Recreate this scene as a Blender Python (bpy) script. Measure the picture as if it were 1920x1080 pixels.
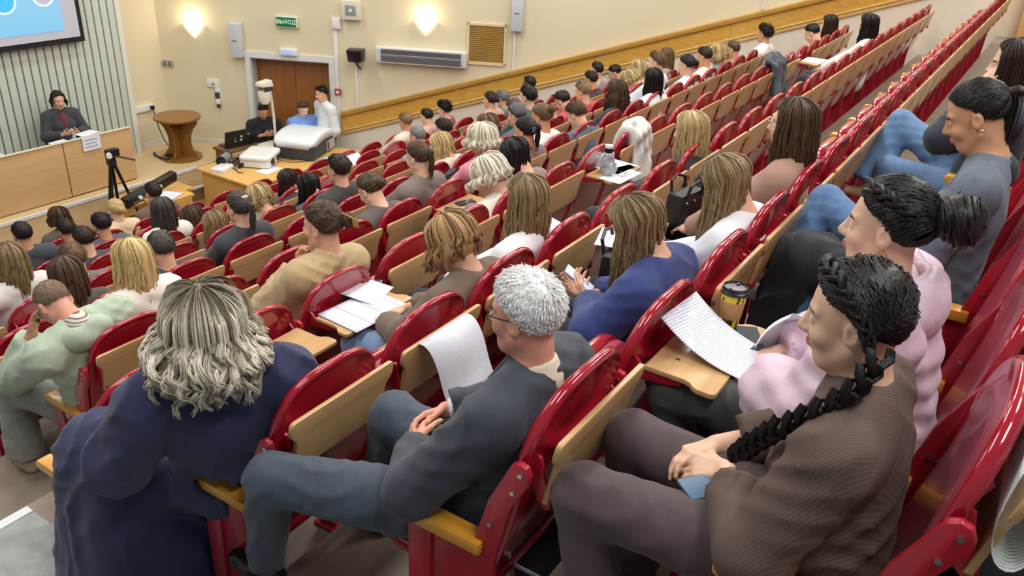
import bpy, bmesh, math, random
import numpy as np
from mathutils import Vector, Matrix
for _o in list(bpy.data.objects): bpy.data.objects.remove(_o)
S = bpy.context.scene; COL = S.collection
R = random.Random(11); rng = np.random.default_rng(11); PI = math.pi; rad = math.radians

# ------------------------------------------------------------------ camera, world, lights, exposure
def camera():
    f, p, ro, y = 1570.0, rad(26.9), rad(3.2), rad(58.4)
    w = Vector((math.sin(y)*math.cos(p), math.cos(y)*math.cos(p), -math.sin(p)))
    r = Vector((math.cos(y), -math.sin(y), 0)); u = r.cross(w)
    r2 = math.cos(ro)*r + math.sin(ro)*u; u2 = -math.sin(ro)*r + math.cos(ro)*u
    M = Matrix((r2, u2, -w)).transposed().to_4x4(); M.translation = (0, 0, 1.175)
    cd = bpy.data.cameras.new('camera'); cd.sensor_width = 36; cd.lens = f/1920*36
    cd.clip_start = .05; cd.clip_end = 100
    co = bpy.data.objects.new('camera', cd); COL.objects.link(co); co.matrix_world = M; S.camera = co
camera()
wd = bpy.data.worlds.new('world'); S.world = wd; wd.use_nodes = True
wd.node_tree.nodes['Background'].inputs[0].default_value = (.93, .96, 1, 1)
wd.node_tree.nodes['Background'].inputs[1].default_value = .40
S.view_settings.view_transform = 'Standard'; S.view_settings.look = 'None'
S.view_settings.gamma = 1; S.view_settings.use_curve_mapping = False
S.view_settings.exposure = -0.50
def area(loc, sx, sy, power, col=(1, .98, .95)):
    ld = bpy.data.lights.new('ceiling_lamp', 'AREA'); ld.shape = 'RECTANGLE'; ld.size = sx; ld.size_y = sy
    ld.energy = power; ld.color = col
    o = bpy.data.objects.new('ceiling_lamp', ld); COL.objects.link(o); o.location = loc
for ix in range(5):
    for iy in range(4):
        area((1.0+ix*3.15, -.8+iy*3.6, 3.55-.35*iy), 1.9, .7, (108, 100, 106, 122, 138)[ix]*(1.14, 1.06, .98, .92)[iy])

# ------------------------------------------------------------------ materials
def lin(h):
    h = h.lstrip('#'); c = [int(h[i:i+2], 16)/255 for i in (0, 2, 4)]
    return tuple((x/12.92 if x <= .04045 else ((x+.055)/1.055)**2.4) for x in c)+(1,)
def nodes(name):
    m = bpy.data.materials.new(name); m.use_nodes = True; nt = m.node_tree
    return m, nt, nt.nodes['Principled BSDF'], (lambda t: nt.nodes.new(t)), nt.links.new
MATS = {}
def mat(name, c, rough=.5, c2=None, scale=8, stretch=(1, 1, 1), bump=0, bscale=80, metal=0, coat=0, emit=0, spec=.5, trans=0, sheen=0, alpha=1):
    if name in MATS: return MATS[name]
    m, nt, b, N, Lk = nodes(name)
    b.inputs['Roughness'].default_value = rough; b.inputs['Metallic'].default_value = metal
    b.inputs['Coat Weight'].default_value = coat; b.inputs['Coat Roughness'].default_value = .05
    b.inputs['Specular IOR Level'].default_value = spec
    b.inputs['Transmission Weight'].default_value = trans
    if sheen: b.inputs['Sheen Weight'].default_value = sheen
    b.inputs['Alpha'].default_value = alpha
    tc = N('ShaderNodeTexCoord'); mp = N('ShaderNodeMapping'); mp.inputs['Scale'].default_value = stretch
    Lk(tc.outputs['Object'], mp.inputs['Vector'])
    c2 = c2 or c
    nz = N('ShaderNodeTexNoise'); nz.inputs['Scale'].default_value = scale; nz.inputs['Detail'].default_value = 4
    Lk(mp.outputs[0], nz.inputs['Vector'])
    rp = N('ShaderNodeValToRGB'); rp.color_ramp.elements[0].position = .35; rp.color_ramp.elements[1].position = .65
    rp.color_ramp.elements[0].color = lin(c); rp.color_ramp.elements[1].color = lin(c2)
    Lk(nz.outputs['Fac'], rp.inputs[0]); Lk(rp.outputs[0], b.inputs['Base Color'])
    if emit: Lk(rp.outputs[0], b.inputs['Emission Color']); b.inputs['Emission Strength'].default_value = emit
    if bump:
        n2 = N('ShaderNodeTexNoise'); n2.inputs['Scale'].default_value = bscale; n2.inputs['Detail'].default_value = 3
        Lk(mp.outputs[0], n2.inputs['Vector'])
        bp = N('ShaderNodeBump'); bp.inputs['Strength'].default_value = bump; bp.inputs['Distance'].default_value = .01
        Lk(n2.outputs['Fac'], bp.inputs['Height']); Lk(bp.outputs[0], b.inputs['Normal'])
    MATS[name] = m; return m
def hairmat(name, c1, c2, rough=.42, root=None):
    if name in MATS: return MATS[name]
    m, nt, b, N, Lk = nodes(name); b.inputs['Roughness'].default_value = rough; b.inputs['Specular IOR Level'].default_value = .32
    g = N('ShaderNodeNewGeometry'); tc = N('ShaderNodeTexCoord'); mp = N('ShaderNodeMapping'); mp.inputs['Scale'].default_value = (1, 1, .15)
    Lk(tc.outputs['Object'], mp.inputs['Vector'])
    nz = N('ShaderNodeTexNoise'); nz.inputs['Scale'].default_value = 140; Lk(mp.outputs[0], nz.inputs['Vector'])
    ad = N('ShaderNodeMath'); ad.operation = 'MULTIPLY_ADD'; ad.inputs[1].default_value = .6
    Lk(g.outputs['Random Per Island'], ad.inputs[0]); 
    m2 = N('ShaderNodeMath'); m2.operation = 'MULTIPLY'; m2.inputs[1].default_value = .45; Lk(nz.outputs['Fac'], m2.inputs[0]); Lk(m2.outputs[0], ad.inputs[2])
    rp = N('ShaderNodeValToRGB'); rp.color_ramp.elements[0].color = lin(c1); rp.color_ramp.elements[1].color = lin(c2)
    rp.color_ramp.elements[0].position = .12; rp.color_ramp.elements[1].position = .85
    Lk(ad.outputs[0], rp.inputs[0]); Lk(rp.outputs[0], b.inputs['Base Color'])
    if root:
        sp = N('ShaderNodeSeparateXYZ'); Lk(tc.outputs['Object'], sp.inputs[0]); mr = N('ShaderNodeMapRange'); mr.inputs[1].default_value = .085; mr.inputs[2].default_value = .15; Lk(sp.outputs['Z'], mr.inputs[0])
        mx = N('ShaderNodeMix'); mx.data_type = 'RGBA'; mx.inputs[7].default_value = lin(root); Lk(mr.outputs[0], mx.inputs[0]); Lk(rp.outputs[0], mx.inputs[6]); Lk(mx.outputs[2], b.inputs['Base Color'])
    bp = N('ShaderNodeBump'); bp.inputs['Strength'].default_value = .5; bp.inputs['Distance'].default_value = .004
    Lk(nz.outputs['Fac'], bp.inputs['Height']); Lk(bp.outputs[0], b.inputs['Normal'])
    MATS[name] = m; return m
def lined(name, base, ink, freq, axis='Y', duty=.12, rough=.6, gate=0, gscale=30, bump=0):
    """parallel lines along one object axis: ribbed cloth, printed text lines, grille bars"""
    if name in MATS: return MATS[name]
    m, nt, b, N, Lk = nodes(name); b.inputs['Roughness'].default_value = rough
    tc = N('ShaderNodeTexCoord'); sp = N('ShaderNodeVectorMath'); sp.operation = 'DOT_PRODUCT'; Lk(tc.outputs['Object'], sp.inputs[0]); sp.inputs[1].default_value = dict(X=(1, 0, 0), Y=(0, 1, 0), Z=(0, 0, 1)).get(axis, axis)
    mu = N('ShaderNodeMath'); mu.operation = 'MULTIPLY'; mu.inputs[1].default_value = freq; Lk(sp.outputs['Value'], mu.inputs[0])
    fr = N('ShaderNodeMath'); fr.operation = 'FRACT'; Lk(mu.outputs[0], fr.inputs[0])
    lt = N('ShaderNodeMath'); lt.operation = 'LESS_THAN'; lt.inputs[1].default_value = duty; Lk(fr.outputs[0], lt.inputs[0])
    fac = lt.outputs[0]
    if gate:
        nz = N('ShaderNodeTexNoise'); nz.inputs['Scale'].default_value = gscale; Lk(tc.outputs['Object'], nz.inputs['Vector'])
        gt = N('ShaderNodeMath'); gt.operation = 'GREATER_THAN'; gt.inputs[1].default_value = gate; Lk(nz.outputs['Fac'], gt.inputs[0])
        mm = N('ShaderNodeMath'); mm.operation = 'MULTIPLY'; Lk(fac, mm.inputs[0]); Lk(gt.outputs[0], mm.inputs[1]); fac = mm.outputs[0]
    mx = N('ShaderNodeMix'); mx.data_type = 'RGBA'; mx.inputs[6].default_value = lin(base); mx.inputs[7].default_value = lin(ink)
    Lk(fac, mx.inputs[0]); Lk(mx.outputs[2], b.inputs['Base Color'])
    if bump:
        bp = N('ShaderNodeBump'); bp.inputs['Strength'].default_value = bump; bp.inputs['Distance'].default_value = .003
        Lk(fr.outputs[0], bp.inputs['Height']); Lk(bp.outputs[0], b.inputs['Normal'])
    MATS[name] = m; return m
def wood(name, c1, c2, axis=(1, 14, 14), rough=.35, scale=3, coat=.15):
    return mat(name, c1, rough, c2, scale, axis, bump=.05, bscale=20, coat=coat)
M_RED = mat('red plastic', '#931126', .15, '#9e1429', 2, coat=.5)
M_REDM = mat('red painted metal', '#a41a2c', .34, '#ad2032', 6, coat=.2)
M_VINYL = mat('dull red vinyl', '#98344a', .40, '#a03c52', 5, bump=.05, bscale=220, coat=.35)
M_BOARD = wood('pale board wood', '#c39c6c', '#cda877', (1.2, 16, 16), .32)
M_BEDGE = wood('board edge wood', '#dcb987', '#e6c797', (1.2, 10, 10), .4)
M_ARM = wood('honey armrest wood', '#cf8f2c', '#dca03c', (8, 1, 8), .28, 4)
M_CHROME = mat('steel', '#c8c8c8', .25, metal=1)
M_WHITE = mat('white plastic', '#e4e6e4', .4)
M_BLACK = mat('black plastic', '#15161a', .35)
M_DARK = mat('dark grey plastic', '#33363a', .45)
M_PAPER = mat('white paper', '#e6eaf2', .75)
M_TEXT = lined('printed paper', '#e4e9f3', '#9aa2b4', 95, 'Y', .3, .75, .42, 26)
M_DESKW = wood('desk wood', '#c8a473', '#cfac7c', (1, 12, 12), .45, 2.5, .05)
M_TABLEW = wood('table wood', '#d9aa5e', '#e0b46c', (1, 12, 12), .4, 2.5, .1)
M_ROUNDW = wood('round table wood', '#80541f', '#8d6028', (1, 6, 6), .35, 3, .2)
M_TRIM = wood('varnished trim wood', '#c99840', '#d8aa50', (1.5, 3, 18), .3, 2.2, .3)
M_DOOR = wood('brown door wood', '#8d5626', '#9a6230', (9, 9, 1), .35, 2, .2)
M_WALL = mat('peach wall paint', '#dacfad', .7, '#ded3b2', .8, bump=.03, bscale=120)
M_WALLP = mat('pale pink wall paint', '#e8dfcb', .7, '#e5dac6', 1)
M_FLOOR = mat('brown grey linoleum', '#877a69', .38, '#94877a', 5)
M_FLOOR2 = mat('brown front floor', '#9c7e56', .4, '#a78a62', 3)
M_NOSE = mat('white step edge', '#dfe2e4', .5, '#d2d6d8', 12)
M_SKIRT = mat('cream skirting', '#ddd6c8', .6)
SKIN = {k: mat('skin '+k, c, .5, c2, 18, bump=.03, bscale=300) for k, (c, c2) in dict(
    light=('#e3b496', '#d9a688'), fair=('#e8c0a4', '#dfb397'), warm=('#d39f7a', '#c9946f'), rosy=('#dfa58c', '#d4937c'), brown=('#6b452f', '#75503a')).items()}
M_LIP = mat('lips', '#c07a70', .45); M_BROW = mat('brow hair', '#3a2a22', .7); M_EYEW = mat('eye white', '#e8e4de', .25); M_IRIS = mat('iris', '#2b2320', .15)
H = dict(black=hairmat('black hair', '#0d0b0c', '#25201f'), dark=hairmat('dark brown hair', '#191210', '#3a2a22'), brown=hairmat('brown hair', '#33241a', '#5e4735'),
    mid=hairmat('mid brown hair', '#4b3826', '#7d6348'), light=hairmat('light brown hair', '#5e4a32', '#a68c66', root='#5b4c38'), blond=hairmat('blond hair', '#8d744a', '#d3bd8b'),
    blond2=hairmat('golden blond hair', '#a2834f', '#dcc48c'), ash=hairmat('ash blond hair', '#8f866f', '#f3ecda', root='#6a6252'), plat=hairmat('platinum hair', '#c0b699', '#f2ecda'),
    white=hairmat('white hair', '#e2e2e0', '#ffffff'), grey=hairmat('grey hair', '#4a4b4c', '#8a8a88'), red=hairmat('reddish blond hair', '#7a5a38', '#c4a071'),
    darkgrey=hairmat('dark ash hair', '#25231f', '#55504a'), buzz=hairmat('cropped brown hair', '#6a5644', '#8d7660', .6))

# ------------------------------------------------------------------ object helpers
def link(o, parent=None):
    COL.objects.link(o)
    if parent is not None: o.parent = parent
    return o
def npmesh(name, v, faces, mats, midx=None, smooth=True):
    """faces: list of int arrays (n,3) or (n,4)"""
    me = bpy.data.meshes.new(name); v = np.asarray(v, np.float32)
    me.vertices.add(len(v)); me.vertices.foreach_set('co', v.ravel())
    fl = [np.asarray(f, np.int32) for f in faces if len(f)]
    loops = np.concatenate([f.ravel() for f in fl]); tot = np.concatenate([np.full(len(f), f.shape[1], np.int32) for f in fl])
    me.loops.add(len(loops)); me.loops.foreach_set('vertex_index', loops)
    me.polygons.add(len(tot)); me.polygons.foreach_set('loop_start', np.concatenate([[0], np.cumsum(tot)[:-1]]).astype(np.int32))
    me.polygons.foreach_set('loop_total', tot)
    if midx is not None: me.polygons.foreach_set('material_index', np.asarray(midx, np.int32))
    if smooth: me.polygons.foreach_set('use_smooth', np.ones(len(tot), bool))
    for m in (mats if isinstance(mats, (list, tuple)) else [mats]): me.materials.append(m)
    me.update(calc_edges=True); me.validate(); return me
def obj(name, me, parent=None, loc=None, mw=None):
    o = bpy.data.objects.new(name, me); link(o, parent)
    if loc is not None: o.location = loc
    if mw is not None: o.matrix_local = mw
    return o
def tag(o, label, cat, group=None):
    o['label'] = label; o['category'] = cat
    if group: o['group'] = group
    return o
def thing(name, label, cat, loc=(0, 0, 0), rz=0, group=None):
    o = bpy.data.objects.new(name, None); o.empty_display_size = .1; COL.objects.link(o); o.location = loc; o.rotation_euler = (0, 0, rz)
    return tag(o, label, cat, group)
def struct(o): o['kind'] = 'structure'; return o
class MB:
    def __init__(s): s.v = []; s.f = []; s.mi = []; s.cur = 0
    def _add(s, pts, faces):
        b = len(s.v); s.v += [tuple(p) for p in pts]
        for f in faces: s.f.append([b+i for i in f]); s.mi.append(s.cur)
        return s
    def hexa(s, p): return s._add(p, [(0, 3, 2, 1), (4, 5, 6, 7), (0, 1, 5, 4), (1, 2, 6, 5), (2, 3, 7, 6), (3, 0, 4, 7)])
    def box(s, x0, x1, y0, y1, z0, z1):
        return s.hexa([(x0, y0, z0), (x1, y0, z0), (x1, y1, z0), (x0, y1, z0), (x0, y0, z1), (x1, y0, z1), (x1, y1, z1), (x0, y1, z1)])
    def prism(s, poly, fn, d0, d1):
        n = len(poly); p = [fn(a, b, d0) for a, b in poly]+[fn(a, b, d1) for a, b in poly]
        return s._add(p, [tuple(range(n))[::-1], tuple(range(n, 2*n))]+[(i, (i+1) % n, n+(i+1) % n, n+i) for i in range(n)])
    def tube(s, path, r, n=8, cap=True):
        P = [Vector(p) for p in path]; m = len(P); rr = r if isinstance(r, (list, tuple)) else [r]*m; ring = []
        up = Vector((0, 0, 1)) if abs((P[-1]-P[0]).normalized().z) < .9 else Vector((1, 0, 0))
        for i in range(m):
            t = (P[min(i+1, m-1)]-P[max(i-1, 0)]).normalized(); a = t.cross(up).normalized(); b = a.cross(t)
            ring += [P[i]+rr[i]*(math.cos(2*PI*k/n)*a+math.sin(2*PI*k/n)*b) for k in range(n)]
        F = [(i*n+k, i*n+(k+1) % n, (i+1)*n+(k+1) % n, (i+1)*n+k) for i in range(m-1) for k in range(n)]
        if cap: F += [tuple(range(n))[::-1], tuple(range((m-1)*n, m*n))]
        return s._add(ring, F)
    def lathe(s, prof, c=(0, 0, 0), n=24):
        pts = [(c[0]+r*math.cos(2*PI*k/n), c[1]+r*math.sin(2*PI*k/n), c[2]+z) for r, z in prof for k in range(n)]; m = len(prof)
        F = [(i*n+k, i*n+(k+1) % n, (i+1)*n+(k+1) % n, (i+1)*n+k) for i in range(m-1) for k in range(n)]
        return s._add(pts, F+[tuple(range(n))[::-1], tuple(range((m-1)*n, m*n))])
    def mesh(s, name, mats, bevel=0, smooth=False, seg=2, fix=True):
        bm = bmesh.new(); V = [bm.verts.new(p) for p in s.v]
        for f, mi in zip(s.f, s.mi):
            try: q = bm.faces.new([V[i] for i in f]); q.material_index = mi
            except ValueError: pass
        if fix: bmesh.ops.recalc_face_normals(bm, faces=bm.faces)
        if bevel:
            ed = [e for e in bm.edges if len(e.link_faces) == 2 and e.calc_face_angle(0) > .6]
            bmesh.ops.bevel(bm, geom=ed, offset=bevel, segments=seg, profile=.6, affect='EDGES', clamp_overlap=True)
        me = bpy.data.meshes.new(name); bm.to_mesh(me); bm.free()
        for m in (mats if isinstance(mats, (list, tuple)) else [mats]): me.materials.append(m)
        if smooth or bevel:
            me.polygons.foreach_set('use_smooth', np.ones(len(me.polygons), bool))
            me.set_sharp_from_angle(angle=rad(38))
        return me
    def obj(s, name, mats, parent=None, **k): return obj(name, s.mesh(name, mats, **k), parent)
def rot(ax=0, ay=0, az=0):
    return np.array((Matrix.Rotation(rad(az), 3, 'Z') @ Matrix.Rotation(rad(ax), 3, 'X') @ Matrix.Rotation(rad(ay), 3, 'Y')))
def ss(x, a, b):
    t = np.clip((x-a)/(b-a), 0, 1); return t*t*(3-2*t)
# ------------------------------------------------------------------ distance-field modelling of bodies and cloth
def A3(p): return np.array(p, float)
def cap(a, b, ra, rb=None, k=.02, sub=False, cut=None): return ('c', A3(a), A3(b), ra, ra if rb is None else rb, k, sub, cut)
def ell(c, r, Rm=None, k=.02, sub=False, cut=None): return ('e', A3(c), A3((r, r, r) if np.isscalar(r) else r), np.eye(3) if Rm is None else Rm, None, k, sub, cut)
def axis(lo, hi, h, fine=()):
    out = [lo]
    while out[-1] < hi:
        s = h
        for a, b, hf in fine:
            if a-s < out[-1] < b: s = min(s, hf)
        out.append(out[-1]+s)
    return np.array(out)
def field(xs, ys, zs, prims, wr=None):
    d = np.full((len(xs), len(ys), len(zs)), 1., np.float32); pad = .05
    for t, a, b, ra, rb, k, sub, cut in prims:
        if t == 'c':
            rr = max(ra, rb); lo = np.minimum(a, b)-rr; hi = np.maximum(a, b)+rr
        else:
            rr = max(b); ex = np.sqrt(((ra*b)**2).sum(1)); lo = a-ex; hi = a+ex
        pd = pad+k; sl = []
        for ax, l, h in zip((xs, ys, zs), lo-pd, hi+pd): sl.append(slice(max(0, np.searchsorted(ax, l)-1), min(len(ax), np.searchsorted(ax, h)+1)))
        x = xs[sl[0]][:, None, None].astype(np.float32); y = ys[sl[1]][None, :, None].astype(np.float32); z = zs[sl[2]][None, None, :].astype(np.float32)
        if x.size*y.size*z.size == 0: continue
        if t == 'c':
            ba = b-a; q = (x-a[0])*ba[0]+(y-a[1])*ba[1]+(z-a[2])*ba[2]
            h = np.clip(q/max(ba@ba, 1e-9), 0, 1)
            p = np.sqrt((x-a[0]-h*ba[0])**2+(y-a[1]-h*ba[1])**2+(z-a[2]-h*ba[2])**2)-(ra+(rb-ra)*h)
        else:
            dx, dy, dz = x-a[0], y-a[1], z-a[2]
            q = [(ra[0, i]*dx+ra[1, i]*dy+ra[2, i]*dz)/b[i] for i in range(3)]
            k0 = np.sqrt(q[0]**2+q[1]**2+q[2]**2); k1 = np.sqrt((q[0]/b[0])**2+(q[1]/b[1])**2+(q[2]/b[2])**2)
            p = k0*(k0-1)/np.maximum(k1, 1e-6)
        if cut is not None:
            for c, n in cut: p = np.maximum(p, (x-c[0])*n[0]+(y-c[1])*n[1]+(z-c[2])*n[2])
        cur = d[sl[0], sl[1], sl[2]]
        if sub: p = -p; h = np.maximum(k-np.abs(cur-p), 0)/k; d[sl[0], sl[1], sl[2]] = np.maximum(cur, p)+h*h*k*.25
        else: h = np.maximum(k-np.abs(cur-p), 0)/k; d[sl[0], sl[1], sl[2]] = np.minimum(cur, p)-h*h*k*.25
    if wr is not None:
        x = xs[:, None, None]; y = ys[None, :, None]; z = zs[None, None, :]
        for w_ in wr:
            am, kx, ky, kz, ph = w_[:5]
            q = np.sin(kx*x+ky*y+kz*z+ph+1.5*np.sin(11*z+6*x-4*y)+.8*np.sin(17*y-9*x))
            if len(w_) > 5: d -= (am*(1-np.abs(q))**1.6*(.55+.45*np.sin(13*x+7*z-9*y+ph*3))).astype(np.float32)
            else: d += (am*q).astype(np.float32)
    return d
def nets(xs, ys, zs, d):
    s = d < 0
    c = sum(s[i:len(xs)-1+i, j:len(ys)-1+j, k:len(zs)-1+k].astype(np.int8) for i in (0, 1) for j in (0, 1) for k in (0, 1))
    I, J, K = np.nonzero((c > 0) & (c < 8)); n = len(I)
    idx = np.full(c.shape, -1, np.int32); idx[I, J, K] = np.arange(n)
    X = (xs, ys, zs); acc = np.zeros((n, 3)); cnt = np.zeros(n)
    val = {(i, j, k): d[I+i, J+j, K+k] for i in (0, 1) for j in (0, 1) for k in (0, 1)}
    for ax in range(3):
        for u in (0, 1):
            for w in (0, 1):
                o0 = [u, w]; o0.insert(ax, 0); o1 = [u, w]; o1.insert(ax, 1)
                v0 = val[tuple(o0)]; v1 = val[tuple(o1)]; m = (v0 < 0) != (v1 < 0)
                t = v0[m]/(v0[m]-v1[m]); base = [I[m], J[m], K[m]]
                for q in range(3):
                    a = X[q][base[q]+o0[q]]; b = X[q][base[q]+o1[q]]; acc[m, q] += a+(b-a)*t
                cnt[m] += 1
    V = acc/cnt[:, None]; F = []
    for ax in range(3):
        sl0 = [slice(1, -1)]*3; sl0[ax] = slice(0, -1); sl1 = [slice(1, -1)]*3; sl1[ax] = slice(1, None)
        a = s[tuple(sl0)]; b = s[tuple(sl1)]; P = list(np.nonzero(a != b)); ins = a[tuple(P)]
        off = [1, 1, 1]; off[ax] = 0; P = [p+o for p, o in zip(P, off)]; u, w = (ax+1) % 3, (ax+2) % 3
        def g(du, dw):
            q = [p.copy() for p in P]; q[u] -= du; q[w] -= dw; return idx[q[0], q[1], q[2]]
        f = np.stack([g(1, 1), g(0, 1), g(0, 0), g(1, 0)], 1); f[~ins] = f[~ins][:, ::-1]
        F.append(f[(f >= 0).all(1)])
    return V, np.concatenate(F)
def sdfmesh(prims, h, fine=((), (), ()), wr=None, smooth=1):
    lo = np.full(3, 9.); hi = -lo
    for p in prims:
        if p[6]: continue
        if p[0] == 'c': r = max(p[3], p[4]); lo = np.minimum(lo, np.minimum(p[1], p[2])-r); hi = np.maximum(hi, np.maximum(p[1], p[2])+r)
        else: r = np.sqrt(((p[3]*p[2])**2).sum(1)); lo = np.minimum(lo, p[1]-r); hi = np.maximum(hi, p[1]+r)
    ax = [axis(lo[i]-.04, hi[i]+.04, h, fine[i]) for i in range(3)]
    d = field(*ax, prims, wr); V, F = nets(*ax, d)
    for _ in range(smooth):                                  # light Laplacian pass
        acc = np.zeros_like(V); cn = np.zeros(len(V))
        for i in range(4):
            j = (i+1) % 4; np.add.at(acc, F[:, i], V[F[:, j]]); np.add.at(acc, F[:, j], V[F[:, i]]); np.add.at(cn, F[:, i], 1); np.add.at(cn, F[:, j], 1)
        V = V*.6+.4*acc/np.maximum(cn, 1)[:, None]
    return V, F

# ------------------------------------------------------------------ people
C0 = A3((0, -.012, .035)); CR = A3((.074, .094, .086))
def head_prims(Hc, Rh, N, fem=0, nr=.054):
    T = lambda p: Hc+Rh @ A3(p); P = []
    P += [ell(T(C0), CR, Rh, .01), ell(T((0, .030, -.030)), (.057-.002*fem, .064, .084), Rh, .03), ell(T((0, .058, -.090)), (.026, .028, .026), Rh, .03)]
    for s in (-1, 1):
        P += [cap(T((s*.052, 0, -.055)), T((s*.022, .055, -.094)), .017, .017, .03), ell(T((s*.036, .062, -.030)), (.022, .022, .022), Rh, .02),
              cap(T((s*.012, .080, .030)), T((s*.042, .066, .028)), .010-.002*fem, .009, .012)]
    for s in (-1, 1): P.append(ell(T((s*.031, .098, .008)), .0165, None, .012, True))
    for s in (-1, 1): P.append(ell(T((s*.031, .0735, .007)), .0135, None, .003))
    P += [cap(T((0, .086, .014)), T((0, .108, -.022)), .0075, .0125, .014), ell(T((.012, .098, -.027)), .0085, None, .008), ell(T((-.012, .098, -.027)), .0085, None, .008)]
    for s in (-1, 1):
        P += [cap(T((0, .096, -.053)), T((s*.021, .085, -.056)), .0062, .004, .008), cap(T((0, .094, -.063)), T((s*.018, .084, -.062)), .0072, .004, .008),
              ell(T((s*.077, -.010, -.006)), (.011, .020, .033), Rh @ rot(12, 0, 0), .008), ell(T((s*.089, -.006, -.002)), (.009, .011, .018), Rh, .005, True)]
    P.append(cap(T((0, -.022, -.055)), N, nr, nr+.004, .03))
    return P
def hand_prims(w, f, n, side, curl=.8, spread=1., sc=1.):
    """w wrist, f finger direction, n palm-facing direction, side=+1 right hand / -1 left; thumb leaves the side of the palm"""
    w = A3(w); f = A3(f); f /= np.linalg.norm(f); n = A3(n); n = n-f*(f@n); n /= np.linalg.norm(n); th = np.cross(f, n)*side
    P = []
    for i, (o, L) in enumerate(((.030, .95), (.010, 1.05), (-.010, .98), (-.029, .78))):
        kn = w+f*(.088-.004*abs(i-1))*sc+th*o*sc
        P.append(cap(w+f*.012+th*o*.6*sc, kn, .0125*sc, .0105*sc, .012))
        p = kn; a = curl*(.35+.08*i)
        for j, l in enumerate((.042, .027, .021)):
            d = f*math.cos(a)+n*math.sin(a)+th*(o*1.2*spread); d /= np.linalg.norm(d); q = p+d*l*L*sc
            P.append(cap(p, q, (.0092-.0009*j)*sc, (.0085-.0010*j)*sc, .003)); p = q; a += curl*(.55-.1*j)
    b = w+f*.022*sc+th*.020*sc; d = f*.62+th*.62+n*.35; d /= np.linalg.norm(d); q = b+d*.045*sc; P.append(cap(b, q, .0135*sc, .0105*sc, .008))
    d = f*.85+th*.2+n*.35*max(curl, .5); d /= np.linalg.norm(d); q2 = q+d*.032*sc; P.append(cap(q, q2, .0098*sc, .0088*sc, .003)); d = d+n*.2; d /= np.linalg.norm(d); P.append(cap(q2, q2+d*.024*sc, .0088*sc, .0072*sc, .003))
    return P
def ik(a, b, l1, l2, hint):
    a = A3(a); b = A3(b); v = b-a; d = min(np.linalg.norm(v), (l1+l2)*.995); u = v/np.linalg.norm(v)
    x = (l1*l1-l2*l2+d*d)/(2*d); hgt = math.sqrt(max(l1*l1-x*x, 0)); hh = A3(hint); hh = hh-u*(u@hh); hh /= np.linalg.norm(hh)
    return a+u*x+hh*hgt
def seated(Hc, hrot=(0, 0, 0), P=(0, .27, .53), sw=.19, wr=((-.09, .60, .66), (.09, .60, .66)), el=(None, None), kn=((-.12, .76, .55), (.12, .76, .55)),
           an=((-.12, .80, .09), (.12, .80, .09)), twist=0, lean_s=0, nk=(0, -.030, -.165)):
    J = {}; Hc = A3(Hc); Rh = rot(*hrot); J['H'] = Hc; J['Rh'] = Rh; J['P'] = A3(P)
    N = Hc+rot(hrot[0]*.5, 0, hrot[2]*.5) @ A3(nk); J['N'] = N
    up = N-J['P']; up /= np.linalg.norm(up); xa = A3((math.cos(rad(twist)), math.sin(rad(twist)), lean_s)); xa -= up*(up@xa); xa /= np.linalg.norm(xa); ya = np.cross(up, xa)
    J['R'] = np.stack([xa, ya, up], 1); J['C'] = J['P']+(N-J['P'])*.62-ya*.012; J['B'] = J['P']+(N-J['P'])*.30-ya*.0
    for i, s in enumerate((-1, 1)):
        J['sh', i] = N+xa*s*sw-up*.075-ya*.005; J['wr', i] = A3(wr[i]); J['hp', i] = J['P']+A3((s*.085, .02, -.02)); J['kn', i] = A3(kn[i]); J['an', i] = A3(an[i])
        J['el', i] = A3(el[i]) if el[i] is not None else ik(J['sh', i], J['wr', i], .29, .26, (s*.8, -.5, -.6))
    return J
def body_prims(J, fem=0, hands=None, bw=1., arm=1., feet=True):
    Rt = J['R']; P = [ell(J['P'], (.165*bw, .12*bw, .12), Rt, .03), ell(J['B'], (.145*bw, .11*bw, .15), Rt, .05), ell(J['C'], ((.16-.012*fem)*bw, .098*bw, .18), Rt, .05)]
    for i in (0, 1):
        s = (-1, 1)[i]; xa = Rt[:, 0]
        P += [cap(J['sh', i]-xa*s*.10+Rt[:, 2]*.02, J['sh', i], .06, .053*arm, .05), cap(J['N']-Rt[:, 2]*.01, J['sh', i]-xa*s*.03, .046, .046, .05),
              cap(J['sh', i], J['el', i], .05*arm, .040*arm, .03), cap(J['el', i], J['wr', i], .040*arm, .026*arm, .02),
              cap(J['hp', i], J['kn', i], .088*bw, .060, .04), cap(J['kn', i], J['an', i], .056, .037, .02)]
        if feet: P += [cap(J['an', i]-A3((0, .03, .045)), J['an', i]+A3((0, .14, -.055)), .036, .028, .02)]
        if hands and hands[i]: P += hand_prims(J['wr', i], *hands[i][:2], s, *hands[i][2:])
    P += head_prims(J['H'], J['Rh'], J['N'], fem)
    return P
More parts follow.
